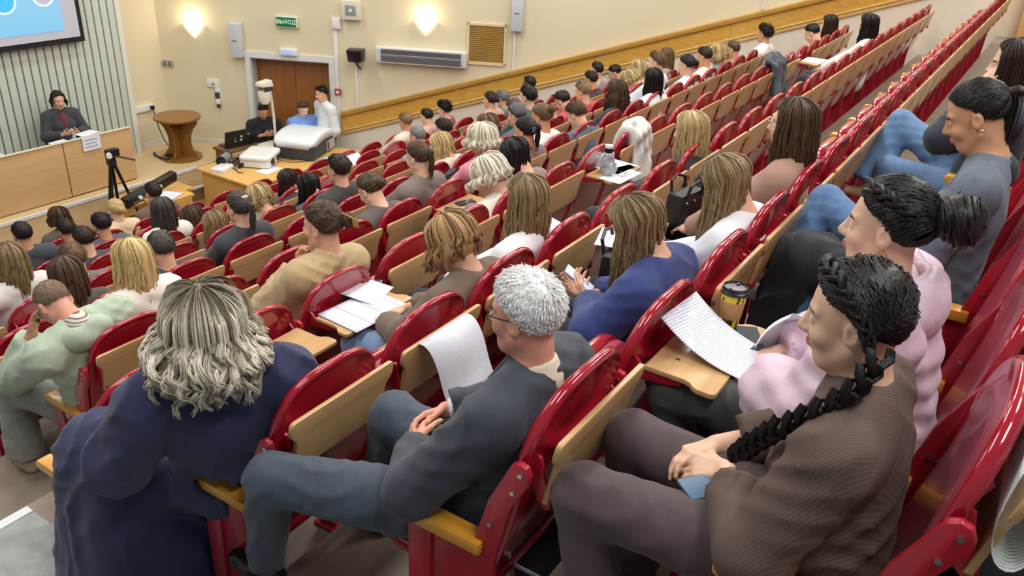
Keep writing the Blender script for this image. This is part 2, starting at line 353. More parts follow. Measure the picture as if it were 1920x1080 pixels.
def top_prims(J, fem=0, t=.016, bw=1., arm=1., sleeve=.93, hem=.0, collar=.012, slack=.010, belly=0):
    Rt = J['R']; up = Rt[:, 2]; P = []
    neckcut = [(J['N']+up*(.030+collar), up)]
    P += [ell(J['P']+up*.04, (.168*bw+t, .125*bw+t+belly, .15), Rt, .03, cut=[(J['P']-up*(.06+hem), -up)]), ell(J['B'], (.15*bw+t, .115*bw+t+belly, .17), Rt, .06), ell(J['C'], ((.163-.012*fem)*bw+t, .100*bw+t, .19), Rt, .06, cut=neckcut)]
    if fem: P += [ell(J['C']+Rt[:, 0]*s*.07+Rt[:, 1]*.085-up*.02, .065*bw, None, .05) for s in (-1, 1)]
    for i in (0, 1):
        s = (-1, 1)[i]; xa = Rt[:, 0]; w = J['el', i]+(J['wr', i]-J['el', i])*sleeve; n = J['wr', i]-J['el', i]; n = n/np.linalg.norm(n)
        P += [cap(J['sh', i]-xa*s*.10+up*.02, J['sh', i], .062+t, .052*arm+t, .05), cap(J['N']-up*.006, J['sh', i]-xa*s*.03, .048+t*.6, .046+t, .05, cut=neckcut),
              cap(J['sh', i], J['el', i], .05*arm+t+slack*.4, .043*arm+t+slack*.6, .03)]
        if sleeve > .1: P += [cap(J['el', i], w, .043*arm+t+slack, .029*arm+t+slack*.7, .02, cut=[(w, n)])]
    return P
def leg_prims(J, t=.014, bw=1., flare=0, cuff=.06):
    P = [ell(J['P'], (.17*bw+t, .125*bw+t, .13), J['R'], .03)]
    for i in (0, 1):
        n = J['an', i]-J['kn', i]; n /= np.linalg.norm(n); e = J['an', i]-n*cuff*.3
        P += [cap(J['hp', i], J['kn', i], .092*bw+t, .062+t, .05), cap(J['kn', i], e, .060+t, .042+t+flare, .03, cut=[(e, n)])]
    return P
WR2 = [(.010, 26, 14, 34, .4, 1), (.009, -22, 30, 20, 1.9, 1), (.006, 48, -20, -40, .7, 1)]
WR = [(.007, 24, 12, 36, .3, 1), (.006, -30, 22, 18, 1.7, 1)]
def face_idx(V, F, J):
    c = V[F].mean(1); q = (c-J['H']) @ J['Rh']; x, y, z = np.abs(q[:, 0]), q[:, 1], q[:, 2]; m = np.zeros(len(F), np.int32)
    m[(x < .023) & (y > .080) & (z < -.049) & (z > -.069)] = 1
    m[(x > .012) & (x < .047) & (y > .058) & (z > .021+.1*(x-.03)) & (z < .031)] = 2
    de = np.sqrt((x-.031)**2+(y-.0735)**2+(z-.007)**2); ey = (de < .0146) & (y > .080) & (np.abs(z-.007) < .0062); m[ey] = 3
    m[ey & (np.abs(x-.031) < .0052) & (y > .0825)] = 4
    return m
def mat4(J):
    M = Matrix(J['Rh'].tolist()).to_4x4(); M.translation = J['H'].tolist(); return M
def body_mesh(J, skin, fine=.0055, coarse=.022, fem=0, hands=None, bw=1., hf=.005, arm=1., feet=True):
    b = [[], [], []]
    for i in range(3):
        b[i].append((J['H'][i]-.13, J['H'][i]+.13, fine))
        if hands:
            for s in (0, 1):
                if hands[s]: b[i].append((J['wr', s][i]-.10+min(0, .09*np.sign(hands[s][0][i])*0), J['wr', s][i]+.10, hf)); b[i].append((min(J['wr', s][i], J['wr', s][i]+.17*hands[s][0][i]), max(J['wr', s][i], J['wr', s][i]+.17*hands[s][0][i]), hf))
    V, F = sdfmesh(body_prims(J, fem, hands, bw, arm, feet), coarse, b, smooth=0)
    return npmesh('person_body', V, [F], [SKIN[skin] if isinstance(skin, str) else skin, M_LIP, M_BROW, M_EYEW, M_IRIS], face_idx(V, F, J))
def cloth(name, prims, m, h=.011, wr=WR, parent=None, fine=((), (), ())):
    V, F = sdfmesh(prims, h, fine, wr); me = npmesh(name, V, [F], m)
    return me if parent is None else obj(name, me, parent)
def shoe(parent, J, i, m, ms=None, dirv=(0, 1, 0)):
    a = J['an', i]; d = A3(dirv); d /= np.linalg.norm(d)
    P = [cap(a-d*.035+A3((0, 0, -.05)), a+d*.15+A3((0, 0, -.062)), .046, .038, .03), cap(a+A3((0, 0, -.01)), a+d*.05+A3((0, 0, -.05)), .046, .042, .03)]
    V, F = sdfmesh(P, .011); zs = V[:, 2]; mi = (V[F].mean(1)[:, 2] < zs.min()+.025).astype(int)
    return obj('shoe', npmesh('shoe', V, [F], [m, ms or M_WHITE], mi), parent)

# ------------------------------------------------------------------ hair (head-local: +Y face, Z up)
def tubes(Pth, rr, n=4, flat=1.):
    Pth = np.asarray(Pth, float); N, M, _ = Pth.shape
    T = np.gradient(Pth, axis=1); T /= np.maximum(np.linalg.norm(T, axis=2, keepdims=True), 1e-9)
    out = Pth-A3((0, -.01, 0)); out[..., 2] *= .25; A = np.cross(T, out); A /= np.maximum(np.linalg.norm(A, axis=2, keepdims=True), 1e-9); B = np.cross(A, T)
    an = np.arange(n)*2*PI/n; V = Pth[:, :, None]+rr[:, :, None, None]*(np.cos(an)[None, None, :, None]*A[:, :, None]+flat*np.sin(an)[None, None, :, None]*B[:, :, None])
    base = (np.arange(N)*M*n)[:, None, None]; i = np.arange(M-1)[None, :, None]; k = np.arange(n)[None, None, :]; k2 = (k+1) % n
    F = np.stack([base+i*n+k, base+i*n+k2, base+(i+1)*n+k2, base+(i+1)*n+k], -1).reshape(-1, 4)
    return V.reshape(-1, 3), F
def epnt(a, th, off):
    r = CR[None]+off[..., None] if not np.isscalar(off) else CR+off
    d = np.stack([np.sin(th)*np.sin(a), -np.sin(th)*np.cos(a), np.cos(th)], -1); return C0+d*r
HA = np.radians([0, 60, 84, 96, 118, 140, 160, 180]); HT = np.radians([131, 126, 112, 86, 73, 58, 52, 50])
def hl(a): return np.interp(np.abs(a), HA, HT)
def grav(J, tip=0): return J['Rh'].T @ A3((0, 0, -1))
def shellpatch(off, q=1., low=0):
    A, T = 40, 12; a = np.linspace(-PI, PI, A, endpoint=False); t = np.linspace(.02, 1, T)
    aa, tt = np.meshgrid(a, t, indexing='ij'); th = tt*(hl(aa)+low)*q
    V = epnt(aa, th, off*(1-.75*ss(tt, .8, 1.0)))
    i = np.arange(A)[:, None]; k = np.arange(T-1)[None]; i2 = (i+1) % A
    F = np.stack([i*T+k, i*T+k+1, i2*T+k+1, i2*T+k], -1).reshape(-1, 4)
    V = np.concatenate([V.reshape(-1, 3), [C0+A3((0, 0, CR[2]+off))]]); top = np.stack([np.full(A, A*T), np.arange(A)*T, ((np.arange(A)+1) % A)*T], 1)
    return V, [F, top]
def merge(parts):
    Vs, Fs, b = [], [], 0
    for v, fs in parts:
        Vs.append(v); Fs += [f+b for f in (fs if isinstance(fs, list) else [fs])]; b += len(v)
    return np.concatenate(Vs), Fs
def hang(g, L=.25, n=160, off=.016, amax=100, wave=.004, wl=.07, flare=.03, r=.0030, seed=1, M=12, part=0, curtain=1, fringe=0, jit=.006, solid=True, rest=None, clumps=0):
    rg = np.random.default_rng(seed); g = A3(g)/np.linalg.norm(g); am = rad(amax); parts = []
    def paths(a0, t0, offs, Ls, wv, ph):
        P = np.zeros((len(a0), M, 3)); sg = np.sign(a0-rad(part)*0+1e-6); nh = 7
        for j in range(M):
            if j < nh:
                u = j/(nh-1); w = ss(np.full(len(a0), u), .0, .8)
                front = np.abs(a0) > am; a = np.where(front, a0*(1-w)+sg*(am-rad(4)*rg.random(len(a0)))*w, a0)
                th = np.minimum(t0+(rad(96)-t0)*u, np.where(front & (u < .85), hl(a)-rad(3), 9.))
                P[:, j] = epnt(a, th, offs*(.55+.45*min(1, u*2)))
            else:
                u = (j-nh+1)/(M-nh); radial = P[:, nh-1]-C0; radial = radial-g*(radial@g)[:, None]; radial /= np.linalg.norm(radial, axis=1, keepdims=True)
                side = np.cross(radial, g)
                P[:, j] = P[:, nh-1]+g*(Ls*u)[:, None]+radial*((flare*math.sin(u*2.4)+wv*np.sin(u*Ls/wl*6.28+ph))[:, None])+side*((wv*np.cos(u*Ls/wl*6.28+ph*1.7))[:, None])
                if rest is not None: P[:, j, 1] = np.minimum(P[:, j, 1], 9); P[:, j] += A3(rest)*(u**1.6)
        return P
    # solid under-volume
    if solid:
        a = np.linspace(-am, am, 30); Pth = paths(a, np.full(30, rad(4)), np.full(30, off*.8), np.full(30, L*.9), wave*.0, np.zeros(30))
        i = np.arange(29)[:, None]; k = np.arange(M-1)[None]; F = np.stack([i*M+k, i*M+k+1, (i+1)*M+k+1, (i+1)*M+k], -1).reshape(-1, 4); parts.append((Pth.reshape(-1, 3), F))
        parts.append(shellpatch(off*.75))
    a0 = rg.uniform(-PI if curtain else -am, PI if curtain else am, n); t0 = rad(3)+rg.random(n)**1.5*rad(55); t0 = np.where(np.abs(a0) > am, rad(4)+rg.random(n)*rad(30), t0)
    ofs, LL, wv, ph = off+rg.normal(0, jit*.5, n), L*(.72+.38*rg.random(n)), wave*(.5+rg.random(n)), 2.6*np.sin(a0*2.7+1)+1.8*np.sin(a0*5.1)+rg.random(n)*1.4
    if clumps:
        cl = rg.integers(0, clumps, n); A_ = rg.uniform(-PI if curtain else -am, PI if curtain else am, clumps); T_ = rad(3)+rg.random(clumps)**1.5*rad(55); T_ = np.where(np.abs(A_) > am, rad(4)+rg.random(clumps)*rad(30), T_)
        a0 = A_[cl]+rg.normal(0, .022, n); t0 = T_[cl]*(.9+.2*rg.random(n)); ofs = off+rg.normal(0, jit*.8, clumps)[cl]+rg.normal(0, jit*.2, n); LL = (L*(.66+.44*rg.random(clumps)))[cl]*(.93+.1*rg.random(n)); wv = (wave*(.5+rg.random(clumps)))[cl]; ph = (rg.random(clumps)*6.28)[cl]+rg.normal(0, .12, n)
    Pth = paths(a0, t0, ofs, LL, wv, ph)
    Pth += rg.normal(0, jit*(.16 if clumps else .5), (n, 1, 3))*np.linspace(.1, 1, M)[None, :, None]
    u = np.linspace(0, 1, M); prof = (.55+.6*np.sin(np.minimum(u*1.35, 1)*PI*.62))*(1-.72*ss(u, .72, 1)); parts.append(tubes(Pth, r*1.1*(.7+.6*rg.random(n))[:, None]*prof[None], 3, .7))
    if fringe:
        m = 30; a = PI+rg.uniform(-.75, .75, m); Pf = np.zeros((m, 7, 3))
        for j in range(7): Pf[:, j] = epnt(a, np.full(m, rad(10+j*11.5)), np.full(m, off*.9))
        parts.append(tubes(Pf, np.full((m, 7), r*.9)*np.linspace(1, .5, 7)[None], 4, .5))
    return merge(parts)
def pulled(g, tie=(0, 80), n=110, off=.012, r=.006, bun=0, pony=0, seed=2, claw=False, wave=.006, low=False):
    rg = np.random.default_rng(seed); g = A3(g)/np.linalg.norm(g); parts = [shellpatch(off*.7)]; ta, tt = rad(tie[0]), rad(tie[1]); M = 9
    def uv(a, th): return np.stack([np.sin(th)*np.sin(a), -np.sin(th)*np.cos(a), np.cos(th)], -1)
    a0 = rg.uniform(-PI, PI, n); s = uv(a0, hl(a0)-rad(1.5)*rg.random(n)); e = uv(np.array([ta]), np.array([tt]))[0]+rg.normal(0, .06, (n, 3)); P = np.zeros((n, M, 3))
    for j in range(M):
        u = j/(M-1); d = s*(1-u)+e*u+np.array([0, 0, .35])*math.sin(u*PI)*.5*(np.abs(a0) > 1.2)[:, None]; d /= np.linalg.norm(d, axis=1, keepdims=True)
        P[:, j] = C0+d*(CR+off*(.35+.65*math.sin(min(1, .2+u)*PI/2)))+rg.normal(0, .0012, (n, 3))
    parts.append(tubes(P, r*(.7+.6*rg.random(n))[:, None]*np.linspace(.55, 1, M)[None]*1.1, 3, .7))
    T = C0+uv(np.array([ta]), np.array([tt]))[0]*(CR+off)
    if bun:
        c = T+(T-C0)/np.linalg.norm(T-C0)*bun*.55; m = 26; Pb = np.zeros((m, 12, 3)); nd = (T-C0)/np.linalg.norm(T-C0); x = np.cross(nd, (0, 0, 1.)); x /= np.linalg.norm(x); y = np.cross(nd, x)
        for q in range(m):
            lat = rg.uniform(-.9, 1.2); ph = rg.random()*6.28
            for j in range(12):
                b = ph+j*.33; lt = lat+.25*math.sin(j*.5+ph); rr = bun*(1+.06*rg.normal()); Pb[q, j] = c+rr*(math.cos(lt)*(math.cos(b)*x+math.sin(b)*y)+math.sin(lt)*nd*.8)
        parts.append(tubes(Pb, np.full((m, 12), r*1.5)*np.sin(np.linspace(.25, 2.9, 12))[None], 4, .6))
        V, F = sdfmesh([ell(c, bun*.95, None)], .012); parts.append((V, F))
    if pony:
        m = 46; Pp = np.zeros((m, 13, 3)); nd = (T-C0)/np.linalg.norm(T-C0)
        for q in range(m):
            o = rg.normal(0, .35, 3); ph = rg.random()*6.28; L = pony*(.75+.3*rg.random())
            for j in range(13):
                u = j/12; wd = .010+.030*math.sin(min(1, u*1.5)*PI*.55)*(1-.5*u); Pp[q, j] = T+nd*(.030*math.sin(min(1, u*4)*PI/2))+g*L*max(0, u-.06)+o*wd+A3((wave*math.sin(u*9+ph), 0, 0))
        parts.append(tubes(Pp, np.full((m, 13), r*1.2)*(1-.75*ss(np.linspace(0, 1, 13), .6, 1))[None], 4, .7))
        parts.append(tubes(np.array([[T+nd*.0, T+nd*.028+g*.004, T+nd*.045+g*.02]]), np.array([[.018, .019, .017]]), 10))
    return merge(parts)
def short(n=420, L=.035, lift=.35, comb=(0, 1.), off=.010, r=.0035, seed=3, low=0, tmax=1., curl=0):
    rg = np.random.default_rng(seed); parts = [shellpatch(off*.8, 1., low)]; a = rg.uniform(-PI, PI, n); th = hl(a)*np.sqrt(rg.random(n))*.99
    p0 = epnt(a, th, np.full(n, off*.3)); nr = (p0-C0)/CR**2; nr /= np.linalg.norm(nr, axis=1, keepdims=True)
    cb = np.stack([np.sin(a)*.5+comb[0], -np.cos(a)*.5+comb[1]*.5, -.5-.3*np.abs(np.sin(th))], 1); cb -= nr*(cb*nr).sum(1)[:, None]; cb /= np.maximum(np.linalg.norm(cb, axis=1, keepdims=True), .2)
    fade = np.where(th > hl(a)*.72, .55, 1.); M = 5; P = np.zeros((n, M, 3)); LL = L*(.6+.7*rg.random(n))*fade
    dr = nr*lift+cb*(1-lift)+rg.normal(0, .13, (n, 3))
    for j in range(M):
        u = j/(M-1); P[:, j] = p0+nr*off*.6*min(1, u*2)+dr*(LL*u)[:, None]-nr*(LL*.35*u*u*(1-lift))[:, None]+curl*np.stack([np.sin(u*5+a*9), np.cos(u*6+a*7), np.sin(u*7+th*9)], 1)
    parts.append(tubes(P, r*np.array([1, 1.1, .95, .7, .2])[None]*(.7+.6*rg.random(n))[:, None], 3, .8))
    return merge(parts)
def plait(path, w=.024, step=.020):
    """three-strand plait along a path: alternating slanted tapered locks"""
    P = np.array(path, float); seg = np.linalg.norm(np.diff(P, axis=0), axis=1); cum = np.r_[0, np.cumsum(seg)]; n = int(cum[-1]/step); prims = []; parts = []
    gp = lambda s: np.array([np.interp(s, cum, P[:, i]) for i in range(3)])
    lob = []
    for i in range(n):
        s = i*step; p = gp(s); t = gp(min(s+.01, cum[-1]))-gp(max(s-.01, 0)); t /= max(np.linalg.norm(t), 1e-6); o = p-C0; o -= t*(o@t); o /= max(np.linalg.norm(o), 1e-6); x = np.cross(t, o); sg = 1 if i % 2 else -1
        k = w*(1-.35*s/cum[-1]); pts = [p+x*sg*k*.85-t*step*1.1+o*k*.1, p+x*sg*k*.75+o*k*.55, p+x*sg*k*.1+t*step*1.0+o*k*.75, p-x*sg*k*.45+t*step*1.9+o*k*.15]
        for q in range(9): lob.append([pp+x*(q-4)*k*.075+o*(k*.24*(1-abs(q-4)*.24)) for pp in pts])
    L = np.array(lob); return tubes(L, np.tile(np.array([.14, .20, .20, .08])*w, (len(L), 1)), 4)
def hair_obj(name, vf, m, parent, M4): return obj(name, npmesh(name, vf[0], vf[1] if isinstance(vf[1], list) else [vf[1]], m), parent, mw=M4)
# ------------------------------------------------------------------ the hall
PHR = {-1: 1.42, 0: 1.447, 1: 1.424, 2: 1.341, 3: 1.311}
def org(r, k): return A3((PHR.get(r, 1.25)+k*.55-.26, .826+.936*r, -1.13-.337*r))
ZF, ZS = -4.05, -3.42                                         # front floor and stage level
W0 = A3((8.743, 12.45, 0)); WE = A3((math.sin(rad(28)), -math.cos(rad(28)), 0)); WN = A3((-math.cos(rad(28)), -math.sin(rad(28)), 0))
def W(s, z, o=0.): return tuple(W0+WE*s+WN*o+A3((0, 0, z)))
def wbox(mb, s0, s1, z0, z1, o0, o1): return mb.hexa([W(s0, z0, o0), W(s1, z0, o0), W(s1, z0, o1), W(s0, z0, o1), W(s0, z1, o0), W(s1, z1, o0), W(s1, z1, o1), W(s0, z1, o1)])
def wallx(y): return 14.3-.5317*(y-2)
# floors: one tread per row, flat front floor, stage
for r in range(-3, 10):
    y0 = .826+.936*r+.04; z = -1.13-.337*r
    m = MB(); xr = wallx(y0)+.3; x0 = (1.05 if r < 0 else 1.31)+max(0, (r-3))*.18
    if r == 9: y0b = y0+.936
    m.box(-1.6 if r < 0 else x0, min(xr, 16), y0, y0+.936, z-.6, z)
    struct(m.obj('floor', M_FLOOR))
m = MB(); m.box(-6, 11.5, 9.2, 12.4, ZF-.3, ZF); struct(m.obj('floor', M_FLOOR2))
m = MB(); m.box(-4, 8.1, 11.05, 12.5, ZF-.2, ZS); m.hexa([(8.1, 11.05, ZF-.2), (9.4, 11.05, ZF-.2), (8.75, 12.5, ZF-.2), (8.1, 12.5, ZF-.2), (8.1, 11.05, ZS), (9.4, 11.05, ZS), (8.75, 12.5, ZS), (8.1, 12.5, ZS)])
st = struct(m.obj('floor', [wood('stage wood', '#cdb287', '#d6bb90', (1, 10, 10), .45, 2, .05)]))
m = MB(); m.box(-4, 8.12, 11.03, 11.07, ZS-.03, ZS+.012); m.obj('step_edge', M_NOSE, st)
m = MB(); m.box(-4, 9.2, 12.41, 12.44, ZS, ZS+.09); struct(m.obj('baseboard_front', M_SKIRT))
m = MB(); wbox(m, 0, 1.42, ZS, ZS+.09, .0, .03); struct(m.obj('baseboard_right', M_SKIRT))
# aisle stairs with white edges
for n in range(-2, 7):
    y = 2.31+.936*n; z = -1.13-.337*n
    m = MB(); x1 = (1.05 if n < 1 else 1.30)+max(0, (n-2))*.18
    m.box(-2.5, x1, y-.936, y, z-.6, z); o = struct(m.obj('floor', mat('aisle linoleum', '#888f8c', .5, '#99a09c', 14, bump=.1, bscale=160)))
    m = MB(); m.box(-2.5, x1, y-.045, y+.004, z-.012, z+.004); m.obj('step_edge', M_NOSE, o)
m = MB(); m.box(-2.5, 1.05, -3.5, -.5, -1.63, -.12); struct(m.obj('floor', M_FLOOR))
# side wall with the door opening
DS0, DS1, DZ = 1.51, 2.845, -1.885
m = MB(); wbox(m, -.4, DS0, ZF-.3, 4.2, -.3, 0); wbox(m, DS0, DS1, DZ, 4.2, -.3, 0); wbox(m, DS1, 24, ZF-.3, 4.2, -.3, 0)
wallr = struct(m.obj('wall_right', M_WALL))
m = MB(); m.box(-5, 9.2, 12.45, 12.75, ZF-.3, 4.2); struct(m.obj('wall_front', M_WALL))
m = MB(); m.box(-3, 20, -9, 13.5, 4.2, 4.3); struct(m.obj('ceiling', mat('white ceiling', '#e9e7e2', .8)))
# sloping timber trim and the pinkish plaster below it
def slope(s0, s1, a0, a1, o0, o1, mb):
    # heights follow the rake: z = base + gain * s
    zt = lambda s, a: -2.672+(s-3.03)*.3095+a
    mb.hexa([W(s0, zt(s0, a0), o0), W(s1, zt(s1, a0), o0), W(s1, zt(s1, a0), o1), W(s0, zt(s0, a0), o1), W(s0, zt(s0, a1), o0), W(s1, zt(s1, a1), o0), W(s1, zt(s1, a1), o1), W(s0, zt(s0, a1), o1)])
tr = None
for i in range(7):
    m = MB(); a = 3.03+i*2.05; slope(a, a+2.046, -.31, -.075, 0, .055, m)
    o = m.obj('trim_1', M_TRIM, tr)
    if tr is None: tr = struct(o)
    else: o.name = 'board'
m = MB(); slope(3.02, 17.4, -.075, 0, 0, .095, m); m.obj('cap_rail', wood('dark trim rail', '#ab8034', '#bb9040', (1.5, 3, 18), .3, 2.2, .3), tr, bevel=.012)
m = MB(); slope(3.02, 17.4, -.335, -.31, 0, .065, m); slope(3.02, 17.4, -.40, -.335, 0, .045, m); m.obj('lower_moulding', wood('light trim rail', '#d8b468', '#e2c07a', (1.5, 3, 18), .3, 2.2, .3), tr, bevel=.008)
m = MB(); m.hexa([W(2.97, ZF, 0), W(17.4, ZF, 0), W(17.4, ZF, .012), W(2.97, ZF, .012), W(2.97, -3.08, 0), W(17.4, -3.08+14.43*.3095, 0), W(17.4, -3.08+14.43*.3095, .012), W(2.97, -3.08, .012)]); m.obj('lower_plaster', M_WALLP, tr)
# slatted wall
t = thing('slatted_wall', 'tall pale green slatted panel behind the presenter, dark gaps between slats', 'panel')
m = MB(); m.box(-3, 7.95, 12.36, 12.45, ZS, 3.4); m.obj('backing', mat('slat gap black', '#22302c', .8), t)
me = None
x = 7.93
sm = mat('pale green slat', '#c9d3c8', .5, '#d0d9cf', 2)
for i in range(34):
    if me is None: mb = MB(); mb.box(-.098, 0, 12.30, 12.362, ZS, 3.4); me = mb.mesh('slat', sm, bevel=.004)
    o = obj('slat', me, t, (x, 0, 0)); x -= .121
m = MB(); m.box(7.94, 8.02, 12.28, 12.45, ZS, 3.4); m.obj('edge_post', mat('cream post', '#dfe0d2', .5), t)
# projection screen
t = thing('projection_screen', 'projection screen with black border showing a light blue slide', 'screen')
X0, X1, Z0, Z1 = 3.6, 7.30, -1.50, 1.1; fr = mat('screen black border', '#101114', .6)
m = MB(); m.box(X0, X1, 12.16, 12.22, Z0, Z1); m.obj('border', fr, t)
m = MB(); m.box(X0+.07, X1-.07, 12.145, 12.16, Z0+.08, Z1-.07); m.obj('canvas', mat('screen margin', '#bdbdca', .7, emit=.15), t)
def gradient_slide():
    m, nt, b, N, Lk = nodes('projected slide'); tc = N('ShaderNodeTexCoord'); sp = N('ShaderNodeSeparateXYZ'); Lk(tc.outputs['Object'], sp.inputs[0])
    mr = N('ShaderNodeMapRange'); mr.inputs[1].default_value = Z0; mr.inputs[2].default_value = Z0+1.3; Lk(sp.outputs['Z'], mr.inputs[0])
    rp = N('ShaderNodeValToRGB'); rp.color_ramp.elements[0].color = lin('#7ccffa'); rp.color_ramp.elements[1].color = lin('#a2dafc'); Lk(mr.outputs[0], rp.inputs[0])
    Lk(rp.outputs[0], b.inputs['Emission Color']); b.inputs['Emission Strength'].default_value = 1.05; b.inputs['Base Color'].default_value = (.1, .16, .2, 1); return m
m = MB(); m.box(X0+.07, X1-.30, 12.14, 12.146, Z0+.19, Z1-.07); m.obj('slide', gradient_slide(), t)
for cx, zb, c, hw in ((5.62, -1.02, '#5fd98c', .14), (6.22, -.985, '#3fa8f0', .145), (6.78, -.93, '#a9a2bc', .135)):
    pl = [(cx+hw*math.cos(a), zb+hw+hw*math.sin(a)) for a in np.linspace(PI, 2*PI, 14)]+[(cx+hw, .8), (cx-hw, .8)]
    m = MB(); m.prism(pl, lambda a, b, d: (a, 12.139-d, b), 0, .003); m.obj('slide_shape', mat('slide '+c, c, .7, emit=.8), t)
    pl2 = [(cx+(hw+.03)*math.cos(a), zb+hw+(hw+.03)*math.sin(a)) for a in np.linspace(PI, 2*PI, 14)]+[(cx+hw+.03, .8), (cx-hw-.03, .8)]
    m = MB(); m.prism(pl2, lambda a, b, d: (a, 12.1395-d, b), 0, .0015); m.obj('slide_outline', mat('slide pale', '#c9ecfb', .7, emit=.7), t)

# ------------------------------------------------------------------ auditorium seats
HW = .252
def zt(x): return 1.13-.27*(1-(1-np.minimum(np.abs(x)/HW, 1)**3.0)**(1/2.4))
def yb(z, x): return -.012+.125*np.clip((1.13-z)/.63, 0, 1.1)**1.6+.024*(np.abs(x)/HW)**2.4*(.4+.6*ss(z, .5, 1.0))
def seat_back():
    nx, nz = 29, 38; xs = HW*np.sin(np.linspace(-PI/2, PI/2, nx)); tt = np.r_[np.linspace(0, .6, 12), np.linspace(.615, 1, nz-12)]
    X = np.tile(xs[:, None], (1, nz)); Z = .48+(zt(xs)[:, None]-.48)*tt[None]; Y = yb(Z, X); top = zt(X)
    edge = np.minimum(np.minimum((HW-np.abs(X))*1.4, top-Z), Z-.46); rim = 1-ss(edge, 0, .010)
    zl = 1.055-.150*(1-(np.abs(X)/HW)**2.2); rel = Z-zl
    dep = -.012*np.exp(-(rel/.011)**2)*ss(edge, .0, .03)+.017*ss(rel, .004, .028)*ss(edge, .014, .032)-.004*(1-ss(edge, .012, .028))*ss(rel, -.05, .0)+.003*ss(edge, .03, .08)
    rear = Y-.018+dep+.014*rim**2; front = Y+.016-.012*rim**2
    V = np.concatenate([np.stack([X, rear, Z], -1).reshape(-1, 3), np.stack([X, front, Z], -1).reshape(-1, 3)]); n = nx*nz
    i = np.arange(nx-1)[:, None]; k = np.arange(nz-1)[None]; q = np.stack([i*nz+k, (i+1)*nz+k, (i+1)*nz+k+1, i*nz+k+1], -1).reshape(-1, 4)
    bd = list(range(0, nx*nz, nz))+[(nx-1)*nz+k for k in range(1, nz)]+[i*nz+nz-1 for i in range(nx-2, -1, -1)]+[k for k in range(nz-2, 0, -1)]
    st = np.array([[a, a+n, b+n, b] for a, b in zip(bd, bd[1:]+bd[:1])])
    return npmesh('backrest', V, [q, q[:, ::-1]+n, st], M_RED)
def seat_pad():
    nx, nz = 19, 20; w = HW-.026; s = np.linspace(-1, 1, nx); X = np.tile((w*np.sin(s*PI/2))[:, None], (1, nz)); Z0_ = .52
    top = zt(X*HW/w)-.03; t = np.sin(np.linspace(0, PI/2, nz)); Z = Z0_+(top-Z0_)*t[None]
    e = np.minimum(w-np.abs(X), np.minimum(top-Z, Z-Z0_)); Y = yb(Z, X)+.012+.016*ss(e, 0, .05); Yb = yb(Z, X)+.005
    V = np.concatenate([np.stack([X, Y, Z], -1).reshape(-1, 3), np.stack([X, Yb, Z], -1).reshape(-1, 3)]); n = nx*nz
    i = np.arange(nx-1)[:, None]; k = np.arange(nz-1)[None]; q = np.stack([i*nz+k, i*nz+k+1, (i+1)*nz+k+1, (i+1)*nz+k], -1).reshape(-1, 4)
    bd = list(range(0, nx*nz, nz))+[(nx-1)*nz+k for k in range(1, nz)]+[i*nz+nz-1 for i in range(nx-2, -1, -1)]+[k for k in range(nz-2, 0, -1)]
    st = np.array([[a, b, b+n, a+n] for a, b in zip(bd, bd[1:]+bd[:1])])
    return npmesh('back_pad', V, [q, q[:, ::-1]+n, st], M_VINYL)
def arc(cx, cy, r, a0, a1, n=5): return [(cx+r*math.cos(rad(a)), cy+r*math.sin(rad(a))) for a in np.linspace(a0, a1, n)]
BH = .235
def board_poly():
    w = .246; rgt = [(.216, 0), (.216, .130), (.222, .150), (.236, .163), (.245, .180)]+arc(w-.018, BH-.018, .018, 0, 90)
    return rgt+[(-x, y) for x, y in rgt[::-1]]
def board_mesh(T):
    m = MB(); m.prism(board_poly(), T, -.009, .009); me = m.mesh('writing_board', [M_BOARD, M_BEDGE], bevel=.0035)
    for p in me.polygons:
        pass
    return me
fold = lambda a, b, d: (a, -.012-.045*(b/BH)+d-.014, .80+b*.985)
flat_ = lambda a, b, d: (a, -.040-b, .955+d-.02*(b/BH)*0)
def hinge_mesh(down, s):
    m = MB()
    if 1:
        x0 = s*.205
        pl = [(.02, .94), (.035, .90), (-.0, .80), (-.028, .775), (-.045, .79), (-.042, .83), (-.02, .87), (-.005, .935), (.008, .945)]
        if down: pl = [(.03, .99), (.045, .90), (-.10, .915), (-.16, .93), (-.16, .944), (-.04, .944), (0, .985), (.015, 1.0)]
        m.prism(pl, lambda a, b, d: (x0+d, a, b), -.006, .006)
    return m.mesh('hinge_bracket', M_REDM, bevel=.003)
def side_mesh():
    m = MB(); f = lambda a, b, d: (-.275+d, a, b)
    m.prism([(.10, .02), (.17, .02), (.155, .60), (.105, .80), (.060, .90), (.040, .945), (.018, .957), (-.005, .950), (-.016, .925), (-.01, .89), (.035, .80), (.075, .60)], f, -.011, .011)
    m.prism([(.30, 0), (.375, 0), (.375, .60), (.29, .60)], f, -.016, .016)
    m.prism([(.14, .10), (.31, .18), (.31, .60), (.13, .60)], f, -.006, .006)
    m.prism([(.06, 0), (.40, 0), (.40, .02), (.06, .02)], f, -.03, .03)
    return m.mesh('side_frame', M_REDM, bevel=.005)
def bolts_mesh():
    out = []
    for y, z in ((.010, .925), (.03, .86), (.095, .72), (.12, .62), (.335, .08)):
        m = MB(); m.tube([(-.292, y, z), (-.283, y, z)], .007, 8); out.append(m.mesh('bolt', M_CHROME))
    return out
def arm_mesh():
    m = MB(); m.prism([(.115, .605), (.40, .60), (.425, .612), (.425, .632), (.41, .645), (.115, .645)], lambda a, b, d: (-.275+d, a, b), -.032, .032)
    return m.mesh('armrest', M_ARM, bevel=.006)
